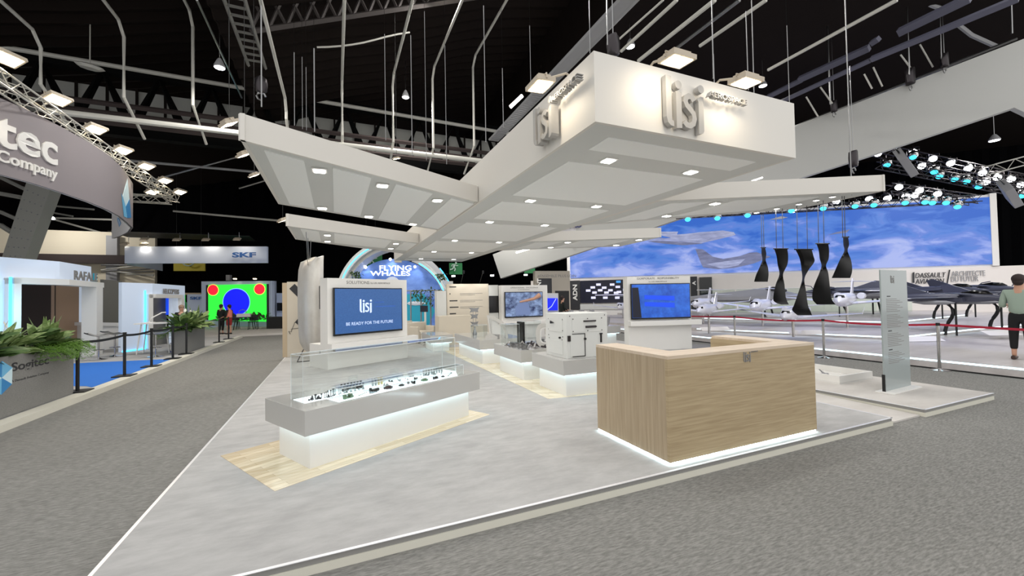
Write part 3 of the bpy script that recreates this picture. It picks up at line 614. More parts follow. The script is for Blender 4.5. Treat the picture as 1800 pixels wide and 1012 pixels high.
# glossy beige lounge counter + armchairs in front of the arch
b = MB(); b.bb((3.25, 13.9, .1), (4.6, 14.5, 1.1)); tag(b.build('lounge_counter', 'beige_wall'), 'glossy beige block counter left of the fine print wall', 'counter')
b = MB(); b.bb((3.42, 14.95, .1), (3.78, 15.3, 2.0)); tag(b.build('display_niche', 'soffit'), 'tall grey lit niche left of the fine print wall', 'niche')
def armchair(lb, x, y, rz, first=[None]):
    if first[0]: return dup(first[0], MX.Translation(V((x, y, .1))) @ MX.Rotation(rz, 4, 'Z'), lb)
    t = thing('armchair', lb, 'armchair', (x, y, .1), rz, 'cream armchairs before the arch')
    b = MB(RM[t.name]); b.bb((-.32, -.3, .1), (.32, .2, .42)); b.build('seat', 'armchair', t, bevel=.03)
    b = MB(RM[t.name]); b.bb((-.4, .2, .06), (.4, .36, .74)); b.build('backrest', 'armchair', t, bevel=.04)
    for s in (-1, 1): b = MB(RM[t.name]); b.bb((s*.33, -.32, .06), (s*.44, .2, .6)); b.build('armrest', 'armchair', t, bevel=.03)
    for sx in (-.36, .36):
        for sy in (-.28, .3): b = MB(RM[t.name]); b.tube([(sx, sy, 0), (sx, sy, .1)], .02); b.build('leg', 'dark_steel', t)
    first[0] = t; return t
armchair('cream armchair nearer the lounge counter', 2.95, 15.5, .5); armchair('cream armchair standing further left by the arch', 2.55, 16.6, .3)
t = thing('side_table', 'small white wire side table in front of the cream armchairs', 'table', (2.95, 14.5, .1))
b = MB(); b.bb((2.75, 14.35, .5), (3.2, 14.65, .52)); b.build('table_top', 'white', t)
for sx in (2.78, 3.17):
    for sy in (14.38, 14.62): b = MB(); b.tube([(sx, sy, .1), (sx, sy, .5)], .012, 6); b.build('leg', 'white', t)
# curved nacelle panel hanging by cables
t = thing('nacelle_panel', 'tall curved silver-white engine cowl panel hanging left of the SOLUTIONS tower', 'cowl panel', at(548, 610, 11.2))
ed = [(455, 547), (462, 530), (475, 526.5), (500, 525), (530, 525), (560, 525.5), (590, 527), (602, 529), (611, 534), (617, 541)]
rows = []
for i, (v_, u0) in enumerate(ed):
    u1 = 567 if v_ < 605 else 563; n = 9; row = []
    for j in range(n):
        s = j/(n-1); u_ = u0+(u1-u0)*s; vv = v_-(6*s if i == 0 else 3*s if i == 1 else 0); row.append(at(u_, vv, 11.25-.35*math.sin(s*math.pi*.85)+.1*s))
    rows.append(row)
b = MB(); b.sheet(rows, .03); b.build('skin_panel', 'nacelle', t, True)
b = MB(); a_ = at(562.5, 503, 10.9); b.box(a_+V((0, 0, -.3)), (.04, .02, .62), -YAW); b.build('black_slot', 'black', t)
for u0, u1, v1 in ((538, 541.5, 468), (541, 543.5, 459), (546.5, 545, 459)):
    b = MB(); b.tube([at(u1, v1+3, 11.15), gz(u0, {538: 406, 541: 417, 546.5: 421}[u0], KZ0+.01)], .008, 6); b.build('cable', 'steel', t)
# satellite panel, far left of stand
t = thing('printed_partition', 'cream partition printed with a satellite behind the hanging cowl', 'partition', (-.8, 13.6, .1)); m_ = frame(V((-1.3, 13.5, .1)), X)
b = MB(m_); b.bb((0, 0, 0), (1.6, .1, 2.18)); b.build('board', 'beige_wall', t); b = MB(m_); b.bb((-.12, .0, 0), (-.001, .3, 2.15)); b.build('side_board', 'mdf', t)
b = MB(m_); b.prism([V((.06, -.004, 1.98)), V((.2, -.004, 2.12)), V((.62, -.004, 1.62)), V((.48, -.004, 1.5))], (0, -.004, 0)); b.build('solar_wing_print', 'print_dark', t)
b = MB(m_); b.prism([V((.2, -.004, 1.0)), V((.28, -.004, 1.1)), V((.42, -.004, 1.08)), V((.5, -.004, .88)), V((.46, -.004, .78)), V((.36, -.004, .84))], (0, -.004, 0)); b.build('antenna_print', 'print_dark', t)
b = MB(m_); b.tube([(.2, -.006, 1.0), (.1, -.006, .72), (.04, -.006, .75), (.08, -.006, .66)], .008, 5); b.tube([(.1, -.006, .8), (.42, -.006, .84)], .006, 5); b.build('boom_print', 'print_dark', t)
b = MB(); b.tube([(-.95, 12.2, .1), (-.8, 12.3, .42)], .012, 6); b.tube([(-.95, 12.2, .11), (-.55, 12.25, .11)], .012, 6); tag(b.build('panel_foot', 'dark_steel'), 'thin dark metal foot on the carpet left of the table', 'stand foot')

# ================================================================ CANOPY
LTS = {'main': [(2.96, 3.93), (4.26, 3.93), (2.96, 6.03), (4.26, 6.03), (2.97, 8.0), (4.27, 8.0), (3.0, 10.85), (4.3, 10.85), (3.04, 13.6), (4.35, 13.6), (3.08, 16.1), (4.4, 16.1)],
       'front left': [(-.17, 5.47), (.61, 5.9), (1.52, 6.5), (-.2, 7.68), (.59, 8.18), (1.51, 8.73)], 'rear left': [(-.17, 10.81), (-.19, 11.94), (1.58, 11.93), (1.58, 13.09)],
       'front right': [(6.15, 6.31), (6.16, 5.17), (7.68, 5.49), (7.71, 4.7), (7.68, 4.14), (7.69, 4.4), (7.7, 5.1)], 'rear right': [(6.26, 10.33), (6.36, 11.55), (8.01, 9.31), (8.12, 10.49)]}
t = thing('canopy_beam', 'huge white suspended canopy box bearing the lisi letters at its front', 'canopy', ((KX0+KX1)/2, 10, KZ0)); g = .04
b = MB(); b.bb((KX0, KY0, KZ0), (KX1, KY0+g, KZ1)); b.build('front_fascia', 'fascia', t)
b = MB(); b.bb((KX0, KY0+g, KZ0), (KX0+g, KY1, KZ1)); b.build('side_fascia', 'fascia', t)
b = MB(); b.bb((KX1-g, KY0+g, KZ0), (KX1, KY1, KZ1)); b.build('side_fascia', 'fascia', t)
b = MB(); b.bb((KX0+g, KY1-g, KZ0), (KX1-g, KY1, KZ1)); b.build('back_fascia', 'fascia', t)
b = MB(); b.bb((KX0+g, KY0+g, KZ0), (KX1-g, KY1-g, KZ0+.03)); b.build('soffit', 'soffit', t)
ys = [3.36, 3.72, 5.82, 7.78, 10.6, 13.35, 15.85, 16.95]
for i, (ya, yb) in enumerate(((3.36, 3.72), (4.14, 5.82), (6.26, 7.78), (8.24, 10.6), (11.1, 13.35), (13.85, 15.85), (16.35, 16.95))):
    b = MB(); b.bb((KX0+.34, ya, KZ0-.008), (KX1-.34, yb, KZ0+.0)); b.build('fabric_panel', 'stretch', t)
lisi(t, V((2.99, KY0-.02, 3.36)), X, Zv, .5, .05, 'letter_grey')
text('lettering', 'AEROSPACE', t, (3.5, KY0-.11, 3.71), X, Zv, .055, 'letter_grey', .05, .56)
lisi(t, V((KX0-.035, 4.12, 3.40)), -Y, Zv, .42, .09, 'letter_grey')
text('lettering', 'AEROSPACE', t, (KX0-.11, 3.66, 3.70), -Y, Zv, .055, 'letter_grey', .07, .5)
def canopy_wing(label, poly, panels, z1=KZ0+.265):
    P3 = [V((x, y, KZ0)) for x, y in poly]; c = sum(P3, V((0, 0, 0)))/len(P3); t = thing('canopy_wing', label, 'canopy', c); n = len(P3)
    for i in range(n):
        a_, c_ = P3[i], P3[(i+1) % n]; m = frame(a_, c_-a_); b = MB(m); b.bb((0, 0, 0), ((c_-a_).length, .04, z1-KZ0)); b.build('fascia', 'fascia', t)
    b = MB(); b.prism([p+(c-p).normalized()*.05+V((0, 0, .005)) for p in P3], (0, 0, .02)); b.build('soffit', 'soffit', t)
    for q in panels: b = MB(); b.prism([V((x, y, KZ0-.007)) for x, y in q], (0, 0, .012)); b.build('fabric_panel', 'stretch', t)
def wpan(x0, x1, ya, yb, sl, x_ref, m=.22):    # panel strip between x0..x1 for near edge ya(x)=ya+sl*(x-x_ref)
    f = lambda x: sl*(x-x_ref); return [(x0, ya+f(x0)+m), (x1, ya+f(x1)+m), (x1, yb+f(x1)-m), (x0, yb+f(x0)-m)]
s1 = .573
canopy_wing('large white canopy wing at the left nearest the viewer', [(-.85, 4.70), (2.19, 6.44), (2.19, 9.40), (-.85, 7.62)], [wpan(a, c, 4.70, 7.62, s1, -.85, .16) for a, c in ((-.68, -.32), (-.02, .44), (.78, 1.36), (1.70, 2.15))])
canopy_wing('thinner-looking white canopy wing at the left, farther back', [(-.94, 9.78), (2.19, 11.70), (2.19, 14.6), (-.94, 11.84)], [wpan(a, c, 9.78, 11.9, s1+.04, -.94, .2) for a, c in ((-.7, -.35), (-.02, 1.4), (1.75, 2.15))])
canopy_wing('long white canopy wing at the right above the black twisted blades', [(5.07, 5.36), (8.13, 3.62), (8.17, 5.0), (5.07, 7.9)], [[(5.4, 5.45), (6.0, 5.1), (6.0, 6.75), (5.4, 7.3)], [(6.35, 4.9), (7.5, 4.25), (7.5, 5.3), (6.35, 6.35)]])
canopy_wing('narrow white canopy wing at the right, farther back', [(5.07, 10.6), (8.32, 8.75), (8.54, 10.82), (5.07, 12.9)], [[(5.4, 10.75), (6.1, 10.3), (6.1, 11.9), (5.4, 12.4)], [(6.5, 10.1), (7.8, 9.35), (7.9, 10.9), (6.5, 11.7)]])
first = None
for k, lst in LTS.items():
    for i, (x, y) in enumerate(lst):
        small = k == 'front right' and i > 1; lb = 'square recessed downlight under the %s canopy %s' % (k, 'box' if k == 'main' else 'wing')
        if small: lb = 'small downlight in the line near the tip of the front right wing'
        gp = 'downlights under the %s %s' % (k, 'small' if small else 'canopy'); m = MX.Translation(V((x, y, KZ0-.012))) @ MX.Scale(.5 if small else 1, 4)
        if first is None:
            t = thing('downlight', lb, 'light', m=m, group=gp); first = t
            b = MB(m); b.bb((-.085, -.085, -.004), (.085, .085, .012)); b.build('bezel', 'white', t); b = MB(m); b.bb((-.062, -.062, -.012), (.062, .062, -.003)); b.build('diffuser', 'lamp_down', t)
        else: t = dup(first, m, lb, gp)
        light('downlight_lamp', 'AREA', (x, y, KZ0-.03), 3.2 if small else 9, .1, aim=(x, y, 0))
# floodlights on arms above fascias
def floodlight(lb, pos, aim, s, gp=None, first=[None], power=30, inward=None, warm='lamp_warm'):
    q = (V(aim)-V(pos)).to_track_quat('-Z', 'Y').to_matrix().to_4x4(); m = MX.Translation(V(pos)) @ q @ MX.Scale(s, 4)
    if first[0] is None:
        t = thing('floodlight', lb, 'floodlight', m=m, group=gp); first[0] = t
        b = MB(m); b.bb((-.16, -.12, 0), (.16, .12, .05)); b.bb((-.12, -.08, .05), (.12, .08, .09)); b.build('housing', 'lamp_frame', t)
        b = MB(m); b.bb((-.13, -.095, -.006), (.13, .095, 0)); b.build('lamp_glass', warm, t)
        b = MB(m); b.tube([(-.165, 0, .02), (-.165, 0, .075), (.165, 0, .075), (.165, 0, .02)], .01, 6); b.build('yoke', 'lamp_frame', t); first.append(KIDS(t))
    else:
        t = first[0].copy(); COL.objects.link(t); t.matrix_local = m; RM[t.name] = m; t['label'] = lb
        if gp: t['group'] = gp
        elif 'group' in t: del t['group']
        for ch in first[1]: c = ch.copy(); COL.objects.link(c); c.parent = t
    if power: light('floodlight_lamp', 'SPOT', V(pos)+(V(aim)-V(pos)).normalized()*.08*s, power, .04, (1, .86, .66), aim, 2.3)
    return t
p1 = pl(1190, 108, (0, 2.8, 0), Y); p2 = pl(1311, 146, (0, 2.8, 0), Y); p3 = pl(950, 152, (1.9, 0, 0), X)
fl_ = {}
fl_['over the front letters'] = floodlight('warm floodlight above the big lisi letters on the front fascia', p1, (p1.x, p1.y+.05, 3), .85, power=0); fl_['over the right front fascia'] = floodlight('warm floodlight above the right half of the front fascia', p2, (p2.x, p2.y+.05, 3), .85, power=0)
fl_['over the left side fascia'] = floodlight('warm floodlight above the letters on the left side fascia', p3, (p3.x+.05, p3.y, 3), .85, power=0)
for p_, q_ in ((p1, (p1.x, 3.1, 3.75)), (p2, (p2.x, 3.1, 3.75)), (p3, (2.2, p3.y, 3.75))): light('floodlight_lamp', 'SPOT', p_-V((0, 0, .05)), 3.6, .05, (1, .9, .76), q_, 2.5)
for nm, p, e_ in (('over the front letters', p1, V((p1.x, 3.1, 3.96))), ('over the right front fascia', p2, V((p2.x, 3.1, 3.96))), ('over the left side fascia', p3, V((2.2, p3.y, 3.96)))):
    b = MB(); b.tube([p+V((0, 0, .06)), e_+V((0, 0, .04)), e_+(e_-p).normalized()*.1+V((0, 0, -.04))], .012, 6); b.build('lamp_arm', 'lamp_frame', fl_[nm])
b = MB(); b.tube([at(897, 188, 8), at(918, 168, 8)], .035, 8); tag(b.build('tube_lamp', 'tube'), 'bright slanting tube lamp left of the letters on the side fascia', 'lamp')
b = MB(); b.tube([pl(1322, 318, (0, 12, 0), Y), pl(1340, 312, (0, 12, 0), Y)], .03, 8); tag(b.build('tube_lamp', 'tube'), 'bright tube lamp seen above the right wing fascia', 'lamp')
b = MB(); b.tube([at(907, 444, 24), at(931, 437, 24)], .05, 8); tag(b.build('tube_lamp', 'tube'), 'bright tube lamp on the tilted grey sail at centre', 'lamp')

# twisted black blades hanging from front right wing (silhouettes measured, twisted sections)
blades = [('first', 1343, 437, 1343, 495, [(1338.5, 1345, 436), (1338.5, 1347, 446), (1340, 1346, 457), (1335, 1350, 470), (1329, 1351, 483), (1325.5, 1349.5, 495)], 1338, 1341.5, 373, 0),
          ('second', 0, 0, 0, 0, [(1361, 1384, 438), (1365, 1385.5, 450), (1367, 1384, 465), (1370, 1376.5, 482), (1363.5, 1379, 500), (1359.5, 1381, 520), (1361, 1384, 530), (1373, 1387, 535)], 1363.5, 1375, 366, 0),
          ('third', 0, 0, 0, 0, [(1398.5, 1427, 439), (1404, 1430, 450), (1407, 1431.5, 460), (1409, 1421, 475), (1410, 1414, 491), (1404, 1417, 512), (1396, 1420, 535), (1392.5, 1424, 545), (1402, 1427.5, 554)], 1400.5, 1418, 361, 0),
          ('fourth', 0, 0, 0, 0, [(1435.5, 1456, 429), (1439, 1457.5, 440), (1441, 1456.5, 455), (1444, 1452, 467), (1440, 1456, 480), (1430, 1459, 505), (1428, 1462, 525), (1436, 1469, 535)], 1437.5, 1447, 352, 0),
          ('fifth', 0, 0, 0, 0, [(1482, 1491, 417.5), (1482.5, 1492.5, 430), (1484, 1490, 441), (1476, 1496, 457), (1468, 1498, 475), (1462, 1494.5, 488.5)], 1480, 1484, 344, 0)]
for i, bl in enumerate(blades):
    lb = '%s of five hanging twisted black blades, counting from the left' % bl[0]; sil = bl[5]
    D = (8.13, 7.78, 7.56, 7.165, 6.856)[i]; top = at((sil[0][0]+sil[0][1])/2, sil[0][2], D); t = thing('twisted_blade', lb, 'hanging blade', top, group='twisted black blades under the right wing'); rings = []; n = len(sil)
    for k, (ua, ub, v_) in enumerate(sil):
        w_ = (ub-ua)/FPX*D; full = .3; sgn = 1 if k < n*.5 else -1; dep = math.sqrt(max(0, full*full-w_*w_))*.5*sgn
        rings.append([at(ua, v_, D+dep), at(ua*.72+ub*.28, v_, D+dep*.4-.03), at(ua*.3+ub*.7, v_, D-dep*.4-.02), at(ub, v_, D-dep), at(ua*.3+ub*.7, v_, D-dep*.4+.03), at(ua*.72+ub*.28, v_, D+dep*.4+.03)])
    # refine rings by interpolation
    rr = []
    for k in range(n-1):
        for s in (0, .2, .4, .6, .8):
            q = []
            for j in range(6):
                p0, p1, p2, p3 = rings[max(k-1, 0)][j], rings[k][j], rings[k+1][j], rings[min(k+2, n-1)][j]
                q.append(.5*((2*p1)+(p2-p0)*s+(2*p0-5*p1+4*p2-p3)*s*s+(3*p1-p0-3*p2+p3)*s**3))
            rr.append(q)
    rr.append(rings[-1]); b = MB(); b.loft(rr); b.build('blade', 'carbon', t, True)
    b = MB(); c = (rings[0][0]+rings[0][3])/2; hd = (rings[0][3]-rings[0][0])/2; b.tube([c-hd*1.15+V((0, 0, .01)), c+hd*1.15+V((0, 0, .01))], .012, 6); b.build('top_bar', 'black', t)
    for u_ in bl[6:8]:
        a_ = at(u_+1.5, sil[0][2], D); b = MB(); b.tube([a_, gz(u_, bl[8], KZ0+.01)], .006, 6); b.build('cable', 'cable', t)

# glass totem, low tray
t = thing('glass_totem', 'tall pale glass totem sign with printed text on the small platform', 'sign', (8.3, 3.62, .1))
A, B_ = pl(1556, 690, (0, 3.62, 0), Y), pl(1610, 690, (0, 3.62, 0), Y); dd = V((1, .06, 0)).normalized(); A.z = .1
m_ = frame(A, dd); wT = (B_-A).length*.985
b = MB(m_); b.bb((0, 0, .0), (wT, .02, 1.93)); b.build('glass_sheet', 'glass_totem', t, bevel=.003)
b = MB(m_); b.bb((-.08, -.13, .001), (wT+.03, .1, .018)); b.build('foot_plate', 'white', t)
b = MB(m_); b.bb((-.012, -.01, 0), (-.001, .03, .28)); b.build('clamp', 'black', t)
lisi(t, m_ @ V((wT*.36, 0, 1.72)), dd, Zv, .12, .003, 'print_grey')
yy = 1.5
for para in ((1, 8), (0, 8), (1, 8), (1, 7)):
    if para[0]: b = MB(m_); b.bb((wT*.2, -.002, yy), (wT*.33, .0, yy+.014)); b.build('heading_line', 'print_dark', t); yy -= .045
    for k in range(para[1]):
        b = MB(m_); b.bb((wT*.17, -.0015, yy+.002), (wT*(.17+.40+.22*((k*7) % 3)/2), 0, yy+.011)); b.build('text_line', 'print_grey', t); yy -= .028
    yy -= .03
a_ = gz(1477, 676, .1); t = thing('low_tray', 'low square white tray box on the platform by the totem', 'tray', a_+V((-.1, .5, 0))); x1_, y0_ = 8.95, 4.3
b = MB(); b.bb((7.95, 4.28, .1), (8.95, 5.6, .13)); b.build('tray_floor', 'white_gloss', t)
for q in (((7.95, 4.28, .13), (8.95, 4.31, .24)), ((7.95, 5.57, .13), (8.95, 5.6, .24)), ((7.95, 4.31, .13), (7.98, 5.57, .24)), ((8.92, 4.31, .13), (8.95, 5.57, .24))):
    b = MB(); b.bb(*q); b.build('rim', 'white', t)
b = MB(); b.prism([V((8.3, 4.7, .15)), V((8.4, 4.72, .15)), V((8.22, 4.75, .27)), V((8.2, 4.73, .27))], (0, .02, 0)); b.box((8.45, 4.8, .15), (.12, .08, .03)); tag(b.build('model_part', 'jet_grey'), 'small grey metal part lying in the low white tray', 'model part')
# ================================================================ shared repeats
def board(name, lb, cat, u0, u1, vt, D0, D1, m, z0=.1, th=.08, vb=None, parent=None, gp=None):
    """upright panel standing between two measured spots; vt (top pixel) fixes its height, vb its lower edge"""
    a = at(u0, 500, D0); c = at(u1, 500, D1); a.z = c.z = 0; vt = vt if isinstance(vt, tuple) else (vt, vt); n = Y
    z1a = at(u0, vt[0], D0).z; z1c = at(u1, vt[1], D1).z
    if vb is not None: vb = vb if isinstance(vb, tuple) else (vb, vb); za, zc = at(u0, vb[0], D0).z, at(u1, vb[1], D1).z
    else: za = zc = z0
    nn = V((-(c-a).y, (c-a).x, 0)).normalized(); b = MB(); b.prism([V((a.x, a.y, za)), V((c.x, c.y, zc)), V((c.x, c.y, z1c)), V((a.x, a.y, z1a))], nn*th)
    o = b.build(name, m, parent); tag(o, lb, cat, gp); return o
# ---------------- stanchions
def stanchion(lb, x, y, z, h, black, gp, to=None, first={}):
    m = MX.Translation(V((x, y, z)))
    if black not in first:
        t = thing('stanchion', lb, 'stanchion', m=m, group=gp); mb_, mp = ('black', 'black') if black else ('chrome', 'chrome')
        b = MB(m)
        if black: b.bb((-.17, -.17, 0), (.17, .17, .02))
        else: b.lathe([(.17, 0), (.17, .012), (.08, .03), (.03, .045)], seg=24)
        b.build('base', mb_, t, not black); b = MB(m); b.tube([(0, 0, .02), (0, 0, h-.06)], .028 if black else .03, 14); b.build('post', mp, t, True)
        b = MB(m); b.tube([(0, 0, h-.06), (0, 0, h)], .034, 12); b.build('head', 'black', t, True); first[black] = t
    else: t = dup(first[black], m, lb, gp)
    return t
def ribbon(lb, pts, m, h=.05, cat='barrier ribbon', gp=None):
    b = MB(); b.sheet([[V(p) for p in pts], [V(p)+V((0, 0, h)) for p in pts]], .004); tag(b.build('barrier_ribbon', m), lb, cat, gp)
def sag(a, c, d=.04, n=7): a = V(a); c = V(c); return [a.lerp(c, i/n)-V((0, 0, d*4*(i/n)*(1-i/n))) for i in range(n+1)]

# ================================================================ LEFT STAND
def flat(name, lb, poly, m, z, h, cat='platform'):
    b = MB(); b.prism([V((p[0], p[1], z)) for p in poly], (0, 0, h)); o = b.build(name, m); tag(o, lb, cat); return o
LX = -4.18
t = thing('stand_platform', 'long low platform with a broad white kerb along the left aisle', 'platform', (-12, 14, 0))
MB().prism([V((LX, 2, 0)), V((LX, 23.5, 0)), V((-30, 23.5, 0)), V((-30, 2, 0))], (0, 0, .093)).build('deck', 'stand_carpet', t)
b = MB(); b.bb((LX-.002, 2, .0), (LX+.012, 23.5, .1)); b.build('kerb_face', 'cream', t)
b = MB(); b.bb((LX-.2, 2, .093), (LX-.002, 23.5, .1)); b.build('kerb_top', 'cream', t)
bl_ = [gz(307, 630), gz(205, 676), gz(195, 677.5), gz(152, 678), gz(100, 678), gz(100, 640), gz(152, 637)]
bl_ = [V((min(p.x, LX-.22), p.y, .093)) for p in bl_]
flat('blue_carpet', 'bright blue carpet patch behind the black stanchions', bl_, 'blue_carpet', .0932, .003, 'carpet')
flat('stand_platform', 'pale platform of the blue-banner stand at the end of the aisle', [(-12, 24.2), (-.4, 24.2), (-.4, 36), (-12, 36)], 'stand_carpet2', 0, .1)
# planters
def leaf(b, p, d, L, w_, droop, twist=0):
    d = V(d).normalized(); s = d.cross(Zv); s = s.normalized() if s.length > .01 else X; s = (s*math.cos(twist)+Zv*math.sin(twist)); pts = []; q = V(p); dd = V(d); L4 = L/4
    for i, wk in enumerate((.12, .8, 1, .62, .05)): pts.append((q.copy(), wk*w_/2)); q = q+dd*L4; dd = (dd+V((0, 0, -droop))).normalized()
    vs = []; 
    for q, k in pts: vs += [q-s*k, q+V((0, 0, -k*.25)), q+s*k]
    b.add(vs, [(3*i, 3*i+1, 3*i+4, 3*i+3) for i in range(4)]+[(3*i+1, 3*i+2, 3*i+5, 3*i+4) for i in range(4)])
def rnd(a, c): return random.uniform(a, c)
def lily(name, lb, gp, c, n, L, m, flowers=0, spike=0):
    t = thing(name, lb, 'plant', c, group=gp); b = MB()
    for i in range(n):
        a = rnd(0, 6.3); e = rnd(.25, 1.3); d = V((math.cos(a)*math.cos(e), math.sin(a)*math.cos(e), math.sin(e))); st = V(c)+V((rnd(-.06, .06), rnd(-.06, .06), 0)); ln = L*rnd(.6, 1.1)
        b.tube([st, st+d*ln*.45], .004, 4); leaf(b, st+d*ln*.4, d+V((0, 0, -.1)), ln*.75, ln*rnd(.3, .42), rnd(.12, .3), rnd(-.6, .6))
    for i in range(spike): a = rnd(0, 6.3); leaf(b, V(c)+V((0, 0, .1)), V((math.cos(a)*.35, math.sin(a)*.35, 1)), L*1.3, L*.16, .03)
    b.build('foliage', m, t, True)
    for i in range(flowers):
        a = rnd(0, 6.3); st = V(c)+V((math.cos(a)*.1, math.sin(a)*.1, L*rnd(.75, 1.0))); b = MB(); b.tube([V(c), st], .004, 5); leaf(b, st, V((math.cos(a)*.3, math.sin(a)*.3, 1)), .13, .08, .1); b.build('flower', 'petal', t, True)
    return t
def fern(name, lb, gp, c, n, L, dirx=0):
    b = MB()
    for i in range(n):
        a = rnd(0, 6.3); d = V((math.cos(a)+dirx, math.sin(a), rnd(.2, 1.2))).normalized(); q = V(c); pts = [q]
        for k in range(5): q = q+d*L/5; d = (d+V((0, 0, -.34))).normalized(); pts.append(q)
        b.tube(pts, .005, 3, r2=.001)
        for k in range(1, 6):
            for s in (-1, 1): e = d.cross(Zv).normalized()*s; b.tube([pts[k], pts[k]+e*.04+V((0, 0, .02))], .003, 3)
    o = b.build(name, 'leaf_fern'); tag(o, lb, 'plant', gp)
def planter(lb, x0, x1, y0, y1, h):
    t = thing('planter_box', lb, 'planter', ((x0+x1)/2, (y0+y1)/2, .1)); b = MB(); g = .03
    for q in (((x0, y0, .1), (x1, y0+g, h)), ((x0, y1-g, .1), (x1, y1, h)), ((x0, y0+g, .1), (x0+g, y1-g, h)), ((x1-g, y0+g, .1), (x1, y1-g, h))): b.bb(*q)
    b.build('box_wall', 'planter', t); b = MB(); b.bb((x0+g, y0+g, h-.12), (x1-g, y1-g, h-.08)); b.build('soil', 'brown_dark', t); return t
t = planter('long grey planter box with the Sogitec name at the left edge', -4.86, -4.42, 5.2, 10.1, .98)
text('lettering', 'Sogitec', t, pl(20, 658, (-4.42, 0, 0), X), Y, Zv, .17, 'print_dark', .006, .86, bold=.02)
text('lettering', 'A Dassault Aviation Company', t, pl(20, 670, (-4.42, 0, 0), X)-V((0, 0, .03)), Y, Zv, .045, 'print_dark', .005, .86)
hc = pl(2, 664, (-4.42, 0, 0), X); hx = [hc+V((.003, .24*math.cos(k*math.pi/3+.5), .24*math.sin(k*math.pi/3+.5))) for k in range(6)]
for i in range(6): b = MB(); b.prism([hc+V((.003, 0, 0)), hx[i], hx[(i+1) % 6]], (.004, 0, 0)); b.build('logo_facet', ('facet_a', 'facet_b', 'facet_c')[i % 3], t)
names = ['first', 'second', 'third', 'fourth', 'fifth', 'sixth', 'seventh', 'eighth', 'ninth', 'tenth']
for i in range(9):
    y = 5.9+i*.48; lily('peace_lily', 'dark leafy peace lily in the Sogitec planter, %s from the viewer' % names[i], 'peace lilies in the Sogitec planter', (-4.7+rnd(-.05, .03), y, .9), 48, .54, 'leaf_dark' if i % 2 else 'leaf', 2 if i in (4, 6, 7) else 0)
lily('spiky_plant', 'tall spiky green plant standing above the Sogitec planter', None, (-4.64, 9.75, .88), 14, .45, 'leaf', 0, 6)
fern('asparagus_fern', 'feathery green fern spilling over the end of the Sogitec planter', None, (-4.5, 9.85, .95), 150, .5, .4); fern('asparagus_fern', 'lower feathery fern hanging over the front of the Sogitec planter', None, (-4.45, 9.4, .93), 90, .42, .6)
t = planter('grey planter box standing farther along the left kerb', -4.82, -4.45, 16.3, 18.4, .84)
for i in range(6):
    y = 16.4+i*.36; lily('peace_lily', 'leafy plant in the farther planter, %s from the viewer' % names[i], 'leafy plants in the farther planter', (-4.63, y, .8), 40, .62, 'leaf' if i % 2 else 'leaf_dark', 1 if i in (1, 2, 4) else 0, 2 if i > 3 else 0)
fern('asparagus_fern', 'feathery fern trailing down the near end of the farther planter', None, (-4.75, 16.35, .8), 120, .55, -.5)
# stanchions along left stand
sy = [10.25, 11.96, 13.43, 14.94, 16.12, 20.1, 21.7]; sl = ['beside the Sogitec planter', 'nearest on the blue carpet', 'second along the blue carpet', 'third, at the end of the blue carpet', 'at the near end of the farther planter', 'past the farther planter', 'farthest along the left kerb']
for y, l_ in zip(sy, sl): stanchion('black belt stanchion '+l_, LX-.2-(.0 if y != 10.25 else .05), y, .1, .98, True, 'black stanchions along the left kerb')
for i in range(6):
    if i == 4: continue
    ribbon('black belt stretched from the stanchion %s' % sl[i], [p+V((0, 0, 0)) for p in sag((LX-.2, sy[i]+.03, .99), (LX-.2, sy[i+1]-.03, .99), .03)], 'black', .05)
# booths
def booth(lb, L_, C_, R_, h, mats='booth_glow'):
    t = thing('white_booth', lb, 'booth', (C_[0], C_[1], .1)); P_ = [V((L_[0], L_[1], 0)), V((C_[0], C_[1], 0)), V((R_[0], R_[1], 0))]
    back = [P_[2]+V((-4, 0, 0)), P_[0]+V((-4, 0, 0))]; return t, P_, back
L1, C1, R1 = (-8.3, 12.3), (-6.87, 15.47), (-7.0, 17.4)
t, P_, back = booth('white glowing booth with a thick portal frame and RAFALE letters', L1, C1, R1, 2.95); P1 = P_; T1 = t
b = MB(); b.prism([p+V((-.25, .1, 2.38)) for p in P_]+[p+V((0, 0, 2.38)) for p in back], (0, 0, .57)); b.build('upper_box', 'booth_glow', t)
def wallseg(t, name, a, c, z0, z1, th, m, off=0):
    d = (c-a).normalized(); n = V((d.y, -d.x, 0)); mm = frame(a+n*off, c-a); b = MB(mm); b.bb((0, 0, z0), ((c-a).length, th, z1)); return b.build(name, m, t)
dL = (P_[1]-P_[0]); 
def onw(u, a, c): d = (c-a).normalized(); n = V((d.y, -d.x, 0)); q = pl(u, 500, a, n); q.z = 0; return q
q25, q38 = onw(25, P_[0], P_[1]), onw(38, P_[0], P_[1])
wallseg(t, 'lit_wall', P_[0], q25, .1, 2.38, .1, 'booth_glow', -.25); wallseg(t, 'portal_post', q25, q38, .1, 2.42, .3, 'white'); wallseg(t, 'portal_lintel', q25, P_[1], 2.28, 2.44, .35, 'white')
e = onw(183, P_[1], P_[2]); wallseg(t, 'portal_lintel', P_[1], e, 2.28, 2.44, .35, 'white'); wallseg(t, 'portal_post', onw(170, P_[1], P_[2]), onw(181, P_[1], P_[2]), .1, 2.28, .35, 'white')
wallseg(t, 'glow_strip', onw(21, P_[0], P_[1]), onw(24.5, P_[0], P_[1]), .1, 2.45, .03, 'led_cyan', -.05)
text('lettering', 'RAFALE', t, V((onw(132, P_[1], P_[2]).x-.02, onw(132, P_[1], P_[2]).y, 2.45)), P_[2]-P_[1], Zv, .27, 'print_grey', .02, (onw(173, P_[1], P_[2])-onw(132, P_[1], P_[2])).length, bold=.02)
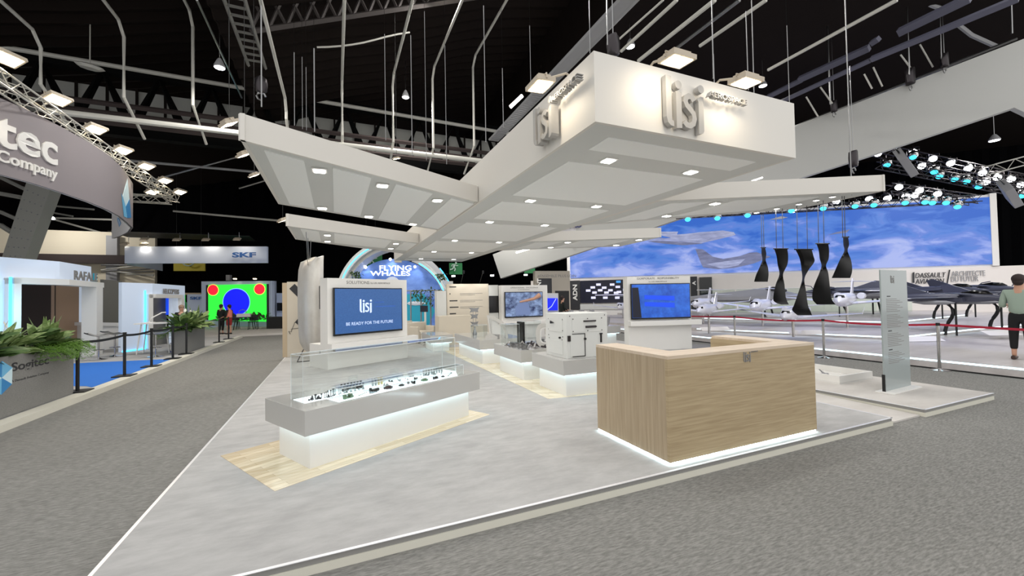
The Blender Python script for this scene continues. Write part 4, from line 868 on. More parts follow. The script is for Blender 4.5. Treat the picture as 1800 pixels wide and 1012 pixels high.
board('inner_wall', None, None, 30, 96, 480, 13.2, 13.6, 'brown_dark', parent=t); board('inner_wall', None, None, 96, 139, 480, 13.6, 15.2, 'brown_warm', parent=t); board('inner_wall', None, None, 139, 154, 480, 15.2, 15.6, 'booth_glow', parent=t)
board('picture_wall', None, None, 154, 170, 480, 15.6, 16, 'fw_teal', parent=t); b = MB(); a_ = at(157, 532, 15.4); b.box(a_, (.3, .05, .12), .3); b.box(a_+V((.1, 0, -.4)), (.25, .05, .08), .3); b.build('picture_motif', 'print_dark', t)
light('booth_glow_lamp', 'AREA', onw(15, P_[0], P_[1])+V((.6, -.3, 1.6)), 6, .3, (.3, .75, 1), aim=onw(22, P_[0], P_[1])+V((0, 0, 1.6)))
board('grey_partition', 'tall dark grey partition between the two white booths', 'partition', 180, 215, (491, 494), 16.6, 17.6, 'booth_grey')
t = thing('bar_counter', 'long white marbled bar counter with silver stools in front', 'counter', at(190, 610, 15)); board('counter_front', None, None, 148, 214, (572, 573), 14.2, 15.2, 'white', parent=t, th=.4); board('counter_top', None, None, 146, 216, (566, 567), 14.1, 15.2, 'white', parent=t, vb=(572, 573), th=.45)
L2, C2, R2 = at(214, 600, 13.8), at(268, 600, 14.9), at(325, 600, 17.4)
for p in (L2, C2, R2): p.z = 0
t, P_, back = booth('white booth with a portal frame and grey HELICOPTERS letters', L2, C2, R2, 2.5)
wallseg(t, 'lit_wall', L2, C2, .1, 2.46, .12, 'booth_glow', 0)
wallseg(t, 'side_wall', C2, R2, 1.95, 2.46, .12, 'booth_glow', 0); wallseg(t, 'side_wall', onw(303, C2, R2), R2, .1, 1.95, .12, 'booth_glow', 0)
wallseg(t, 'portal_post', onw(256, L2, C2), onw(264, L2, C2), .1, 2.05, .3, 'white', .12); wallseg(t, 'portal_lintel', onw(257, L2, C2), C2, 1.93, 2.07, .3, 'white', .12); wallseg(t, 'portal_lintel', C2, onw(316, C2, R2), 1.93, 2.07, .3, 'white', .12)
wallseg(t, 'portal_post', onw(313, C2, R2), onw(318, C2, R2), .1, 1.93, .3, 'white', .12)
board('marble_wall', None, None, 264, 293, 508, 15.8, 16.6, 'booth_grey', parent=t); board('inner_screen', None, None, 293, 303, (516, 517), 16.3, 16.6, 'scr_bar', parent=t, vb=553, th=.04)
wallseg(t, 'glow_strip', L2+V((0, 0, 0)), onw(254, L2, C2), .1, .14, .03, 'led_cyan', .04); wallseg(t, 'glow_strip', onw(253.5, L2, C2), onw(255.5, L2, C2), .14, 2.2, .03, 'led_cyan', .03)
text('lettering', 'HELICOPTERS', t, V((onw(284, C2, R2).x+.05, onw(284, C2, R2).y, 2.09)), R2-C2, Zv, .2, 'print_grey', .02, (onw(312, C2, R2)-onw(284, C2, R2)).length, bold=.02)
board('green_box', 'green panel box standing right of the HELICOPTERS booth', 'panel', 316, 329, 531, 17.6, 17.9, 'exit_green'); board('glass_case', 'pale green glass box right of the HELICOPTERS booth', 'glass box', 315.5, 325, 518, 17.2, 17.3, 'railing_glass', vb=(531, 531), th=.3)
def stool(lb, x, y, rz, first=[None]):
    m = MX.Translation(V((x, y, .1))) @ MX.Rotation(rz, 4, 'Z')
    if first[0]: return dup(first[0], m, lb)
    t = thing('bar_stool', lb, 'bar stool', m=m, group='silver bar stools'); first[0] = t
    b = MB(m); b.lathe([(.2, 0), (.2, .01), (.06, .03), (.025, .05)], seg=20); b.build('base', 'chrome', t, True)
    b = MB(m); b.tube([(0, 0, .04), (0, 0, .68)], .022, 10); b.build('pole', 'chrome', t, True)
    b = MB(m); b.tube([(.13*math.cos(a), .13*math.sin(a), .28) for a in [k*math.pi/4 for k in range(9)]], .01, 5); b.build('footrest', 'chrome', t)
    b = MB(m); b.sheet([[V((x_, y_, .70+1.4*y_*y_*(1 if y_ > 0 else .3)+.4*x_*x_)) for x_ in (-.2, -.1, 0, .1, .2)] for y_ in (-.2, -.12, -.04, .04, .12, .2, .26)], .03); b.build('seat', 'steel', t, True); return t
stool('silver bar stool at the marbled counter, left of two', -6.45, 16.0, 2.2); stool('silver bar stool at the marbled counter, right of two', -6.35, 16.7, 2.4); stool('silver bar stool beside the white high table', -5.05, 15.8, -.6); stool('silver bar stool half hidden behind the farther planter', -5.0, 17.2, .6)
t = thing('high_table', 'white high table on splayed thin legs by the HELICOPTERS booth', 'table', (-5.3, 17.1, .1)); b = MB(); b.bb((-5.9, 16.7, 1.06), (-4.95, 17.3, 1.1)); b.build('table_top', 'white', t)
for sx in (-1, 1):
    for s2 in (-1, 1): b = MB(); b.tube([(-5.42+sx*.42, 17+s2*.26, .1), (-5.42+sx*.32, 17+s2*.2, 1.06)], .018, 6); b.build('leg', 'white', t)
t = thing('desk_lamp', 'white angled desk lamp on the high table', 'lamp', (-5.6, 17, 1.1)); b = MB(); b.box((-5.6, 17, 1.11), (.25, .2, .02)); b.build('base', 'white', t); b = MB(); b.tube([(-5.6, 17, 1.12), (-5.55, 17, 1.25), (-5.3, 17.1, 1.42), (-5.2, 17.1, 1.42)], .022, 6); b.build('arm', 'white', t)
# ---------------- hanging ring banner + truss with floodlights
pts = [(-6.8, 6.5), (-6.9, 9.0), (-6.92, 10.6), (-6.92, 12.0), (-6.74, 12.6), (-6.56, 13.2), (-6.44, 14.1), (-6.36, 15.2), (-6.38, 16.2), (-6.5, 17.3), (-6.77, 18.6), (-7.05, 19.8), (-7.59, 21.04), (-8.33, 22.36), (-8.89, 23.2)]
t = thing('ring_banner', 'huge curved grey hanging banner lettered Sogitec with a blue facet at its end', 'banner', (-6.9, 15, 4.6))
b = MB(); b.sheet([[V((x, y, 4.6)) for x, y in pts], [V((x, y, 6.28)) for x, y in pts]], -.03); b.build('outer_skin', 'banner_grey', t, True)
b = MB(); b.sheet([[V((x-.04, y+.02, 4.6)) for x, y in pts], [V((x-.04, y+.02, 6.27)) for x, y in pts]], .02); b.build('inner_skin', 'banner_white', t, True)
def on_ring(poly, m, name, off=.035):
    vs = []
    for y, z in poly:
        for (xa, ya), (xb, yb) in zip(pts[:-1], pts[1:]):
            if ya <= y <= yb: vs.append(V((xa+(xb-xa)*(y-ya)/(yb-ya)+off, y, z)))
    b = MB(); b.prism(vs, (.006, 0, 0)); b.build(name, m, t)
on_ring([(17.7, 5.35), (18.5, 6.15), (18.9, 5.5), (18.2, 5.1)], 'facet_c', 'logo_facet'); on_ring([(17.5, 5.4), (18.2, 5.1), (18.5, 4.75), (17.9, 4.7)], 'facet_a', 'logo_facet'); on_ring([(18.2, 5.1), (18.9, 5.5), (19.3, 4.9), (18.5, 4.75)], 'facet_b', 'logo_facet', .04)
b = MB(); b.prism([V((-8.2, 22.0, 5.1)), V((-8.5, 22.5, 5.5)), V((-8.6, 22.8, 4.8))], (.02, -.01, 0)); b.build('logo_facet', 'facet_b', t)
def ring_text(name, body, y0, z, h, width, m):
    vs, fs = text_mesh(body, h, .03, width, 0, .02); out = []
    for p in vs:
        y = y0+p.x
        for (xa, ya), (xb, yb) in zip(pts[:-1], pts[1:]):
            if ya <= y <= yb: x = xa+(xb-xa)*(y-ya)/(yb-ya); break
        out.append(V((x+.05+p.z, y, z+p.y)))
    b = MB(); b.add(out, fs); b.build(name, m, t)
ring_text('lettering', 'Sogitec', 10.5, 4.98, 1.02, 3.4, 'letter_white'); ring_text('lettering', 'A Dassault Aviation Company', 9.4, 4.80, .34, 4.5, 'letter_white')
def truss(name, lb, a, c, w_=.3, m='pipe_white', n=None, r=.022):
    a, c = V(a), V(c); d = (c-a).normalized(); s = d.cross(Zv).normalized()*w_/2; u = s.cross(d).normalized()*w_/2; L = (c-a).length; n = n or int(L/w_/1.1); t = thing(name, lb, 'truss', a)
    cs = [s+u, -s+u, -s-u, s-u]
    for k in cs: b = MB(); b.tube([a+k, c+k], r, 6); b.build('chord', m, t)
    b = MB()
    for k in range(4):
        p, q = cs[k], cs[(k+1) % 4]
        for i in range(n): e0, e1 = a+(c-a)*(i/n), a+(c-a)*((i+1)/n); b.tube([e0+(p if i % 2 else q), e1+(q if i % 2 else p)], r*.55, 4)
    b.build('lattice', m, t); return t
tA, tB = gz(0, 142, 6.5), gz(308, 350, 6.5); tA = tA+(tA-tB)*.15
truss('light_truss', 'long lattice truss running above the Sogitec banner', tA, tB); truss('light_truss', 'short lattice truss crossing behind the Sogitec banner end', gz(215, 347, 6.3), gz(300, 352, 6.3), m='pipe_white')
for (u, v), l_ in zip([(12, 104), (101, 176), (168, 228), (216, 265), (257, 293), (290, 318), (268, 338), (316, 338)], ['nearest', 'second', 'third', 'fourth', 'fifth', 'sixth', 'seventh', 'last']):
    p = gz(u, v, 6.9); fl = floodlight('white floodlight on the left truss, %s from the viewer' % l_, p, p+V((.35, -.2, -1)), 1.5, 'floodlights along the left truss', power=(90 if v < 300 else 30))
    b = MB(); b.tube([p+V((0, 0, .15)), p+V((-.35, 0, -.3))], .02, 5); b.build('lamp_bracket', 'pipe_white', fl)
for (u, v), l_ in zip([(403, 219), (430, 273), (447, 309)], ['highest', 'middle', 'lowest']):
    p = gz(u, v, 5.2); hang(floodlight('white floodlight left of the front left canopy wing, '+l_, p, p+V((.5, .3, -1)), 1.1 if v < 300 else .9, 'floodlights left of the canopy wing', power=25), p, 12)
p = gz(497, 388, 5.2); hang(floodlight('white floodlight left of the rear left canopy wing', p, p+V((.5, .3, -1)), 1.3, power=20), p, 12); p = gz(697, 279, 6.5); hang(floodlight('floodlight above the edge of the front left wing', p, p+V((.2, .2, -1)), .7, power=10), p, 12)
# riveted column
a0, a1, b0, b1 = at(4, 450, 20), at(41, 450, 20), at(48, 315, 20), at(88, 335, 20); t = thing('riveted_column', 'broad pale riveted steel column leaning behind the Sogitec banner', 'column', a0); b = MB(); ff = V((F.x, F.y, 0))
dn = (a0-b0).normalized()*3; b.prism([a0+dn*.9, a1+dn*.9, b1, b0], ff*.5); b.build('column_plate', 'concrete_white', t)
for i in range(16):
    for s in (.15, .4, .62, .9): p = a0.lerp(b0, i/16).lerp(a1.lerp(b1, i/16), s); b = MB(); b.ball(p-ff*.01, .035, 6); b.build('rivet', 'beam_grey', t) if i % 2 == 0 else None
for (ua, va, ub, vb, r_), l_ in zip([(0, 340, 38, 347, .12), (0, 372, 30, 385, .1), (0, 395, 20, 408, .12), (2, 312, 60, 340, .1), (75, 360, 165, 368, .05), (45, 365, 128, 380, .05)], ['upper', 'second', 'third', 'slanting', 'thin rear', 'thin lower']):
    b = MB(); b.tube([at(ua, va, 22), at(ub, vb, 22)], r_, 6); tag(b.build('steel_brace', 'concrete_white'), l_+' pale steel brace behind the riveted column', 'brace')
for i, (ua, va, ub, vb) in enumerate([(55, 413, 225, 418), (75, 380, 200, 415), (95, 383, 200, 386), (195, 412, 225, 350), (250, 490, 255, 500)][:4]):
    b = MB(); b.tube([at(ua, va, 30), at(ub, vb, 30)], .07, 6); tag(b.build('roof_brace', 'pipe_white'), ('long horizontal', 'slanting', 'short upper', 'steep')[i]+' thin roof brace under the Sogitec banner', 'brace')
b = MB(); b.lathe([(.35, 0), (.3, .12), (.1, .2)], at(83, 384, 26), 14); tag(b.build('hall_lamp', 'lamp_cool'), 'small disc lamp glowing under the Sogitec banner', 'lamp'); light('hall_lamp_light', 'POINT', at(83, 386, 25.5), 420, .3)
for i in range(7):
    b = MB(); y_ = 468+i*3.4; b.tube([at(178, y_+rnd(-4, 4), 28+i*.3), at(270, y_+rnd(-8, 8), 28+i*.3)], .05, 5); tag(b.build('pipe_run', 'pipe_white' if i % 2 else 'steel'), 'pale pipe in the tangle of pipes above the grey partition', 'pipe', 'tangled pipes above the grey partition')
# ---------------- blue-logo header and stand
t = thing('header_banner', 'long pale blue hanging header with the SKF logo', 'banner', at(340, 460, 24)); a_, c_ = at(219, 433, 23.5), at(469, 433, 24.5); b_, d_ = at(219, 463, 23.5), at(469, 462, 24.5)
b = MB(); b.prism([a_, c_, d_, b_], ff*.15); b.build('front_panel', 'skf_panel', t); b = MB(); e_ = at(285, 476, 28); b.prism([b_+ff*.16, at(285, 463, 28), e_, b_+ff*.16-V((0, 0, .05))], V((0, .1, 0))); b.build('return_panel', 'skf_panel', t)
text('lettering', 'SKF', t, at(408, 452.5, 23.95), (c_-a_), Zv, .31, 'skf_blue', .02, (at(450, 452, 24.4)-at(408, 452, 24.2)).length, bold=.04)
for i, (u, v) in enumerate([(219, 429), (254, 421), (253, 430), (311, 422), (362, 422), (417, 421)]):
    p = at(u, v, 23.5); fl = floodlight('small white spot above the SKF header, %s from the left' % names[i], p, p+V((.1, .6, -1)), 1.1, 'spots above the SKF header', power=22)
    b = MB(); b.tube([p+V((0, 0, .1)), p+V((0, .5, .1)), p+V((0, .5, .5))], .015, 4); b.build('lamp_arm', 'steel', fl)
b = MB(); b.bb(at(225, 417, 24.5), at(438, 414, 24.8)+V((0, .1, 0))); tag(b.build('header_truss', 'black'), 'dark truss bar above the SKF header', 'truss')
t = thing('hanging_sign', 'yellow square hanging sign with a pale ring behind the SKF header', 'sign', at(332, 470, 30)); hang(t, at(332, 448, 30), 13, (-.9, .9)); board('sign_board', None, None, 305, 360, (448, 448), 30, 30, 'yellow', vb=476, parent=t); b = MB(); c0 = at(331, 455, 29.8); b.tube([c0+R*.5*math.cos(a)+Zv*.5*math.sin(a) for a in [math.radians(40+k*20) for k in range(15)]], .05, 6); b.build('ring_mark', 'exit_white', t)
board('white_wall', 'white SKF wall panel left of the colour test screen', 'wall panel', 329, 356, 517, 27.5, 27.5, 'skf_panel'); text('lettering', 'SKF', thing('wall_logo', 'small blue SKF logo on the white wall panel', 'logo', at(334, 527, 27.2)), at(334, 526.5, 27.3), R, Zv, .2, 'skf_blue', .02, .78, bold=.03)
board('dark_upper_panel', 'dark blue-black panel above the SKF wall, left of the test screen', 'panel', 325, 353, 492, 28.5, 28.5, 'curtain', vb=516); board('wall_capping', 'thin tan ledge under the dark panel left of the test screen', 'ledge', 325, 353, 514.5, 28.3, 28.3, 'mdf', vb=518)
t = thing('led_wall', 'white-framed LED wall showing a green test card with blue and red circles', 'screen', at(418, 580, 27)); D_ = 27.0
board('frame_box', None, None, 354, 478, (494.5, 493.5), D_, D_, 'skf_panel', parent=t, th=.3); board('side_box', None, None, 478.2, 486, (493.5, 494), D_, D_+1.5, 'skf_panel', parent=t)
board('side_strip', None, None, 362, 366, (501, 500.5), D_-.05, D_-.05, 'print_dark', vb=562, parent=t, th=.04); board('side_strip', None, None, 468.5, 472, (499, 499), D_-.05, D_-.05, 'print_dark', vb=562, parent=t, th=.04)
board('screen', None, None, 366, 468.5, (501, 499), D_-.05, D_-.05, 'scr_green', vb=(562, 565), parent=t, th=.04)
def disc(name, u, v, rpx, D, m, t, off): c = at(u, v, D)-F*off; b = MB(); b.prism([c+(R*math.cos(k*math.pi/16)+Zv*math.sin(k*math.pi/16))*rpx/FPX*D for k in range(32)], F*.004); b.build(name, m, t)
disc('rim_disc', 417, 530.5, 24.3, D_, 'scr_lblue', t, .08); disc('blue_disc', 417, 530.5, 23, D_, 'scr_blue', t, .09)
for u, v in ((376, 509.5), (457.5, 508), (457.8, 552.5)): disc('rim_disc', u, v, 10, D_, 'scr_yellow', t, .08); disc('red_disc', u, v, 9, D_, 'scr_red', t, .09)
for i, u in enumerate((413, 448)): p = at(u, 490, D_-.3); floodlight('small bright spot on top of the test screen frame, %s of two' % ('left', 'right')[i], p, p+V((0, -.3, -1)), .7, power=0)
board('speaker_box', 'small grey box standing above the test screen frame', 'box', 397, 404, 483, 28, 28, 'beam_grey', vb=493, th=.2)
board('planter_wall', 'low white planter wall under the test screen', 'planter', 378, 468, (574, 575), 25.8, 25.8, 'stand_carpet2', th=.5)
for i in range(9): u = 384+i*10; p = at(u, 574, 26); lily('low_shrub', 'low dark shrub under the test screen', 'low shrubs under the test screen', (p.x, p.y+.15, .55), 16, .55, 'leaf_dark')
board('black_counter', 'black counter block right of the test screen', 'counter', 468, 499, (557, 557), 24.6, 24.6, 'black', th=.7); board('white_wall', 'white wall piece behind the black counter', 'wall panel', 486, 503, 515, 28, 28, 'skf_panel'); board('wall_monitor', 'small black monitor on the white wall behind the black counter', 'monitor', 486.5, 497, 532, 27.8, 27.8, 'black_gloss', vb=546, th=.1)
def dtable(lb, u, w_, D):
    p = gz(u, 586, .1); p = at(u, 560, D); p.z = .1; t = thing('bistro_table', lb, 'table', p); b = MB(MX.Translation(p)); b.bb((-w_, -.4, .7), (w_, .4, .74)); b.build('table_top', 'black', t)
    for sx in (-1, 1):
        for s2 in (-1, 1): b = MB(MX.Translation(p)); b.tube([(sx*(w_-.05), s2*.35, 0), (sx*(w_-.15), s2*.3, .7)], .025, 5); b.build('leg', 'black', t)
    return p
p = dtable('black bistro table with pale boxes in front of the test screen', 430, .55, 24.4)
b = MB(); b.box(p+V((0, -.2, .85)), (.7, .3, .2)); tag(b.build('white_box', 'white'), 'white box lying on the black bistro table', 'box'); b = MB(); b.tube([p+V((.2*math.cos(a)-.1, 0, .98+.2*math.sin(a))) for a in [k*math.pi/6 for k in range(7)]], .02, 5); tag(b.build('wire_hoop', 'steel'), 'thin wire hoop on the black bistro table', 'hoop')
def dchair(lb, u, D, first=[None]):
    p = at(u, 560, D); p.z = .1; m = MX.Translation(p)
    if first[0]: return dup(first[0], m, lb)
    t = thing('black_chair', lb, 'chair', m=m, group='black chairs before the test screen'); first[0] = t
    b = MB(m); b.bb((-.24, -.22, .43), (.24, .22, .47)); b.build('seat', 'black', t); b = MB(m); b.bb((-.23, .2, .5), (.23, .23, .85)); b.build('backrest', 'black', t)
    for sx in (-.2, .2):
        for s2 in (-.18, .2): b = MB(m); b.tube([(sx*1.15, s2*1.15, 0), (sx, s2, .45)], .018, 5); b.build('leg', 'black', t)
dchair('black chair left of the bistro table', 412, 24.8); dchair('black chair right of the bistro table', 445, 24.3)

# ================================================================ PEOPLE
def person(lb, pos, face, h=1.72, top='shirt_green', low='trouser_black', shoes='shoe', hairm='hair', vest=None, shorts=False, armf=.25, bend=.5, hat=None):
    """one skinned body plus clothes and hair; face = heading angle (rad, direction looked at)"""
    s = h/1.75; m = MX.Translation(V(pos)) @ MX.Rotation(face-math.pi/2, 4, 'Z') @ MX.Scale(s, 4); t = thing('person', lb, 'person', m=m)
    def skin(name, P, E, Rd, mt):
        me = bpy.data.meshes.new(name); me.from_pydata(P, E, []); o = bpy.data.objects.new(name, me); COL.objects.link(o)
        md = o.modifiers.new('s', 'SKIN'); me.skin_vertices[0].data[0].use_root = True
        for i, r_ in enumerate(Rd): me.skin_vertices[0].data[i].radius = r_ if isinstance(r_, tuple) else (r_, r_)
        sb = o.modifiers.new('u', 'SUBSURF'); sb.levels = 2; sb.render_levels = 2
        dg = bpy.context.evaluated_depsgraph_get(); dg.update(); nm = bpy.data.meshes.new_from_object(o.evaluated_get(dg)); bpy.data.objects.remove(o); bpy.data.meshes.remove(me)
        nm.materials.clear(); nm.materials.append(MT[mt])
        for p in nm.polygons: p.use_smooth = True
        q = bpy.data.objects.new(name, nm); COL.objects.link(q); q.parent = t; RM[q.name] = RM[t.name]; return q
    ex = lambda a: (a*.22, .05)
    P = [(0, 0, .95), (0, .0, 1.15), (0, .01, 1.36), (0, 0, 1.48), (0, .01, 1.56), (0, .02, 1.66), (0, .01, 1.74)]; E = [(i, i+1) for i in range(6)]; Rd = [(.15, .11), (.13, .095), (.16, .10), (.06, .055), (.075, .085), (.08, .095), (.05, .06)]
    for sg in (-1, 1):
        b0 = len(P); P += [(sg*.09, 0, .88), (sg*.1, .01, .5), (sg*.1, -.02, .1), (sg*.11, .08, .04), (sg*.11, .13, .035)]; E += [(0, b0), (b0, b0+1), (b0+1, b0+2), (b0+2, b0+3), (b0+3, b0+4)]; Rd += [.085, .058, .038, .034, .028]
        b0 = len(P); P += [(sg*.19, 0, 1.41), (sg*.24, -.01, 1.14), (sg*.20, armf, 1.14-.24*(1-bend)+.02), (sg*.17, armf+.08, 1.10-.24*(1-bend)+.03)]; E += [(2, b0), (b0, b0+1), (b0+1, b0+2), (b0+2, b0+3)]; Rd += [.055, .04, .028, .024]
        h0 = b0+3; base = V(P[h0])
        for k in range(5):
            off = V(((k-2)*.017*1.0, .05 if k not in (0, 4) else .035, -.01*abs(k-2))) if k < 4 else V((-sg*.035, .02, .0)); b1 = len(P); P += [tuple(base+off*.8), tuple(base+off*1.5+V((0, 0, -.012)))]; E += [(h0, b1), (b1, b1+1)]; Rd += [.009, .007]
    skin('body', P, E, Rd, 'skin')
    b = MB(m); 
    b.ball((0, .115, 1.645), .016, 8, (.8, 1, 1.4)); b.build('nose', 'skin', t, True)
    for sg in (-1, 1): b = MB(m); b.ball((sg*.032, .1, 1.668), .012, 8); b.build('eye', 'print_dark', t, True); b = MB(m); b.ball((sg*.085, .01, 1.655), .022, 8, (.5, .8, 1.3)); b.build('ear', 'skin', t, True)
    b = MB(m); b.box((0, .105, 1.61), (.045, .015, .008)); b.build('mouth', 'cloth_red', t)
    b = MB(m); b.ball((0, -.012, 1.70), .112, 16, (.92, 1.0, .92)); b.ball((0, -.05, 1.64), .09, 12, (.95, .7, 1.0)); b.build('hair', hairm, t, True)
    P = [(0, 0, .9), (0, 0, 1.12), (0, .01, 1.36), (0, 0, 1.47)]; E = [(0, 1), (1, 2), (2, 3)]; Rd = [(.19, .15), (.16, .125), (.175, .118), (.075, .07)]
    for sg in (-1, 1):
        b0 = len(P); P += [(sg*.19, 0, 1.42), (sg*.245, -.01, 1.13), (sg*.225, armf*.6, 1.14-.24*(1-bend)*.6)]; E += [(2, b0), (b0, b0+1), (b0+1, b0+2)]; Rd += [.068, .056, .045]
    skin('shirt', P, E, Rd, top)
    P = [(0, 0, 1.1), (0, 0, .92)]; E = [(0, 1)]; Rd = [(.14, .105), (.16, .12)]
    for sg in (-1, 1): b0 = len(P); P += [(sg*.09, 0, .84), (sg*.1, .01, .5), (sg*.1, -.02, .2)][:2 if shorts else 3]; E += [(1, b0), (b0, b0+1)]+([] if shorts else [(b0+1, b0+2)]); Rd += [.1, .075 if not shorts else .085, .058][:2 if shorts else 3]
    skin('shorts' if shorts else 'trousers', P, E, Rd, low)
    for sg in (-1, 1):
        b = MB(m); b.loft([[V((sg*.11+w_*math.cos(a), y_, max(0, .035+hh*math.sin(a)))) for a in [k*math.pi/5 for k in range(10)]] for y_, w_, hh in ((-.07, .03, .04), (-.03, .042, .05), (.06, .048, .04), (.15, .045, .03), (.19, .02, .02))]); b.build('shoe', shoes, t, True)
    if vest:
        b = MB(m); b.lathe([(.185, 1.0), (.18, 1.15), (.195, 1.36), (.12, 1.47)], seg=18); o = b.build('vest', vest, t, True); o.scale = (1, .75, 1)
    return t
person('person in a pale green shirt and black trousers standing at the right edge', gz(1797, 632, .225), math.radians(8), 1.72, armf=.16, bend=.95)
person('person in dark clothes bending over a table before the test screen', gz(389, 587, .1), math.radians(60), 1.5, 'cloth_dark', 'trouser_black', 'black')
person('person in a pink vest and red shorts before the test screen', gz(403, 587, .1), math.radians(150), 1.48, 'cloth_dark', 'cloth_red', 'black', vest='cloth_pink', shorts=True)
p_ = at(319, 560, 15.6); p_.z = .1; person('fair-haired person half hidden behind the farther planter', p_, math.radians(-60), 1.52, 'cloth_dark', 'trouser_black', 'black', 'brown_warm')
p_ = at(989, 540, 20.5); p_.z = 0; person('person in black standing far back beside the vertical blue screen', p_, math.radians(0), 1.7, 'cloth_dark', 'trouser_black', 'black')
#PART3
# ================================================================ ARCH STAND (centre back)
D_ = 21.0; t = thing('arch_backdrop', 'round blue backdrop lettered FLYING WHALES inside a white arch', 'backdrop', at(693, 590, D_))
def fan(cu, cv, r0, r1, a0, a1, D, n=40):
    return [at(cu+r1*math.cos(math.radians(a0+(a1-a0)*k/n)), cv-r1*math.sin(math.radians(a0+(a1-a0)*k/n)), D) for k in range(n+1)]+([at(cu+r0*math.cos(math.radians(a1+(a0-a1)*k/n)), cv-r0*math.sin(math.radians(a1+(a0-a1)*k/n)), D) for k in range(n+1)] if r0 else [])
def arc(name, m, cu, cv, r0, r1, a0, a1, D, depth, parent, n=30):
    b = MB(); ex = ff*depth
    for k in range(n):
        q = [at(cu+r*math.cos(math.radians(a0+(a1-a0)*kk/n)), cv-r*math.sin(math.radians(a0+(a1-a0)*kk/n)), D) for r, kk in ((r0, k), (r1, k), (r1, k+1), (r0, k+1))]
        b.prism(q, ex)
    return b.build(name, m, parent)
pts_ = fan(692, 546, 0, 91, -25, 205, D_); b = MB(); b.prism([p if p.z > .1 else V((p.x, p.y, .1)) for p in pts_], ff*.1); b.build('blue_disc', 'fw_blue', t)
b = MB(); q = [at(640, 518, D_-.02), at(745, 516, D_-.02), at(765, 546, D_-.02), at(752, 575, D_-.02), at(640, 575, D_-.02)]; b.prism(q, ff*.015); b.build('teal_sea_print', 'fw_teal', t)
for u0, v0, r_ in ((703, 519, 6.5), (690, 500, 14)): disc('cloud_print', u0, v0, r_, D_, 'fw_white', t, .03+.002*r_)
b = MB(); c = at(731, 533, D_-.06); b.loft([[c+R*(x_-.0)+(Zv*math.cos(a)+ff*.2*math.sin(a))*w_ for a in [k*math.pi/4 for k in range(8)]] for x_, w_ in ((-.45, .01), (-.35, .08), (0, .11), (.35, .07), (.5, .02))]); b.build('airship_print', 'fw_white', t, True)
text('lettering', 'FLYING', t, at(667, 475.5, D_-.06), R, Zv, .27, 'scr_white', .02, 56/FPX*D_, bold=.015); text('lettering', 'WHALES', t, at(651, 484.5, D_-.06), R, Zv, .24, 'scr_white', .02, 70/FPX*D_, bold=.015)
for u, v in ((645, 470), (688, 456), (731, 469)): disc('spot_lens', u, v, 2.2, D_, 'lamp_cool', t, .2); light('backdrop_lamp', 'SPOT', at(u, v-4, D_-.5), 30, .05, (.8, .9, 1), aim=at(u, v+20, D_), spot=1.2)
t = thing('white_arch', 'wide white arch with glowing cyan lines framing the blue backdrop', 'arch', at(640, 590, 19.8))
arc('outer_rib', 'soffit', 697, 527, 98, 108, 62, 200, 19.6, .4, t); arc('inner_rib', 'white_gloss', 697, 527, 90, 97, 62, 200, 19.9, .9, t); arc('cyan_line', 'led_cyan', 697, 527, 101.5, 103, 62, 200, 19.58, .02, t)
arc('right_rib', 'white_gloss', 692, 546, 92, 100, -20, 70, 20.4, .3, t); arc('cyan_line', 'led_cyan', 692, 546, 93.5, 95, 10, 62, 20.38, .02, t)
arc('far_rib', 'white_gloss', 672, 556, 118, 130, -12, 62, 21.8, .3, t); arc('cyan_line', 'led_cyan', 672, 556, 131, 132.5, 8, 40, 21.78, .02, t)
for i, (u, w_, v1) in enumerate(((733, 8, 528), (748, 9, 532), (764, 10, 538), (778, 8, 545), (786, 9, 550), (775, 10, 492), (626, 6, 488))):
    p = at(u, 508 if v1 > 500 else v1-12, 18.6); b = MB()
    for k in range(70): q = p+V((rnd(-.22, .22), rnd(-.1, .1), -rnd(0, (v1-508)/FPX*18.6 if v1 > 500 else .3))); leaf(b, q, V((rnd(-1, 1), rnd(-1, 1), rnd(-.8, .3))), .16, .07, .2)
    tag(b.build('hanging_vine', 'leaf_dark'), 'dark trailing vine bunch on the arch frame, '+('left of the row', 'second in the row', 'third in the row', 'fourth in the row', 'rightmost in the row', 'under the right rib top', 'at the left rib')[i], 'plant')
t = thing('metal_frame', 'thin grey upright frame of posts in front of the blue backdrop', 'frame', at(740, 590, 18.9)); 
for u in (722, 740, 757, 775): b = MB(); a_ = at(u, 560, 18.9); b.tube([V((a_.x, a_.y, .1)), at(u, 512, 18.9)], .035, 6); b.build('post', 'beam_grey', t)
b = MB(); b.tube([at(703, 511, 18.9), at(778, 510, 18.9)], .03, 6); b.build('rail', 'beam_grey', t)
t = thing('kiosk', 'small purple kiosk screen on a white stem before the blue backdrop', 'kiosk', at(746, 560, 18)); board('screen', None, None, 738, 751, 537, 18, 18, 'scr_dark', vb=548, parent=t, th=.08); board('stem', None, None, 745, 748, 548, 18, 18, 'white', parent=t, th=.08)
board('white_step', 'low white stepped bench in front of the blue backdrop', 'bench', 700, 733, (566, 566), 19.6, 19.6, 'white', th=.6)
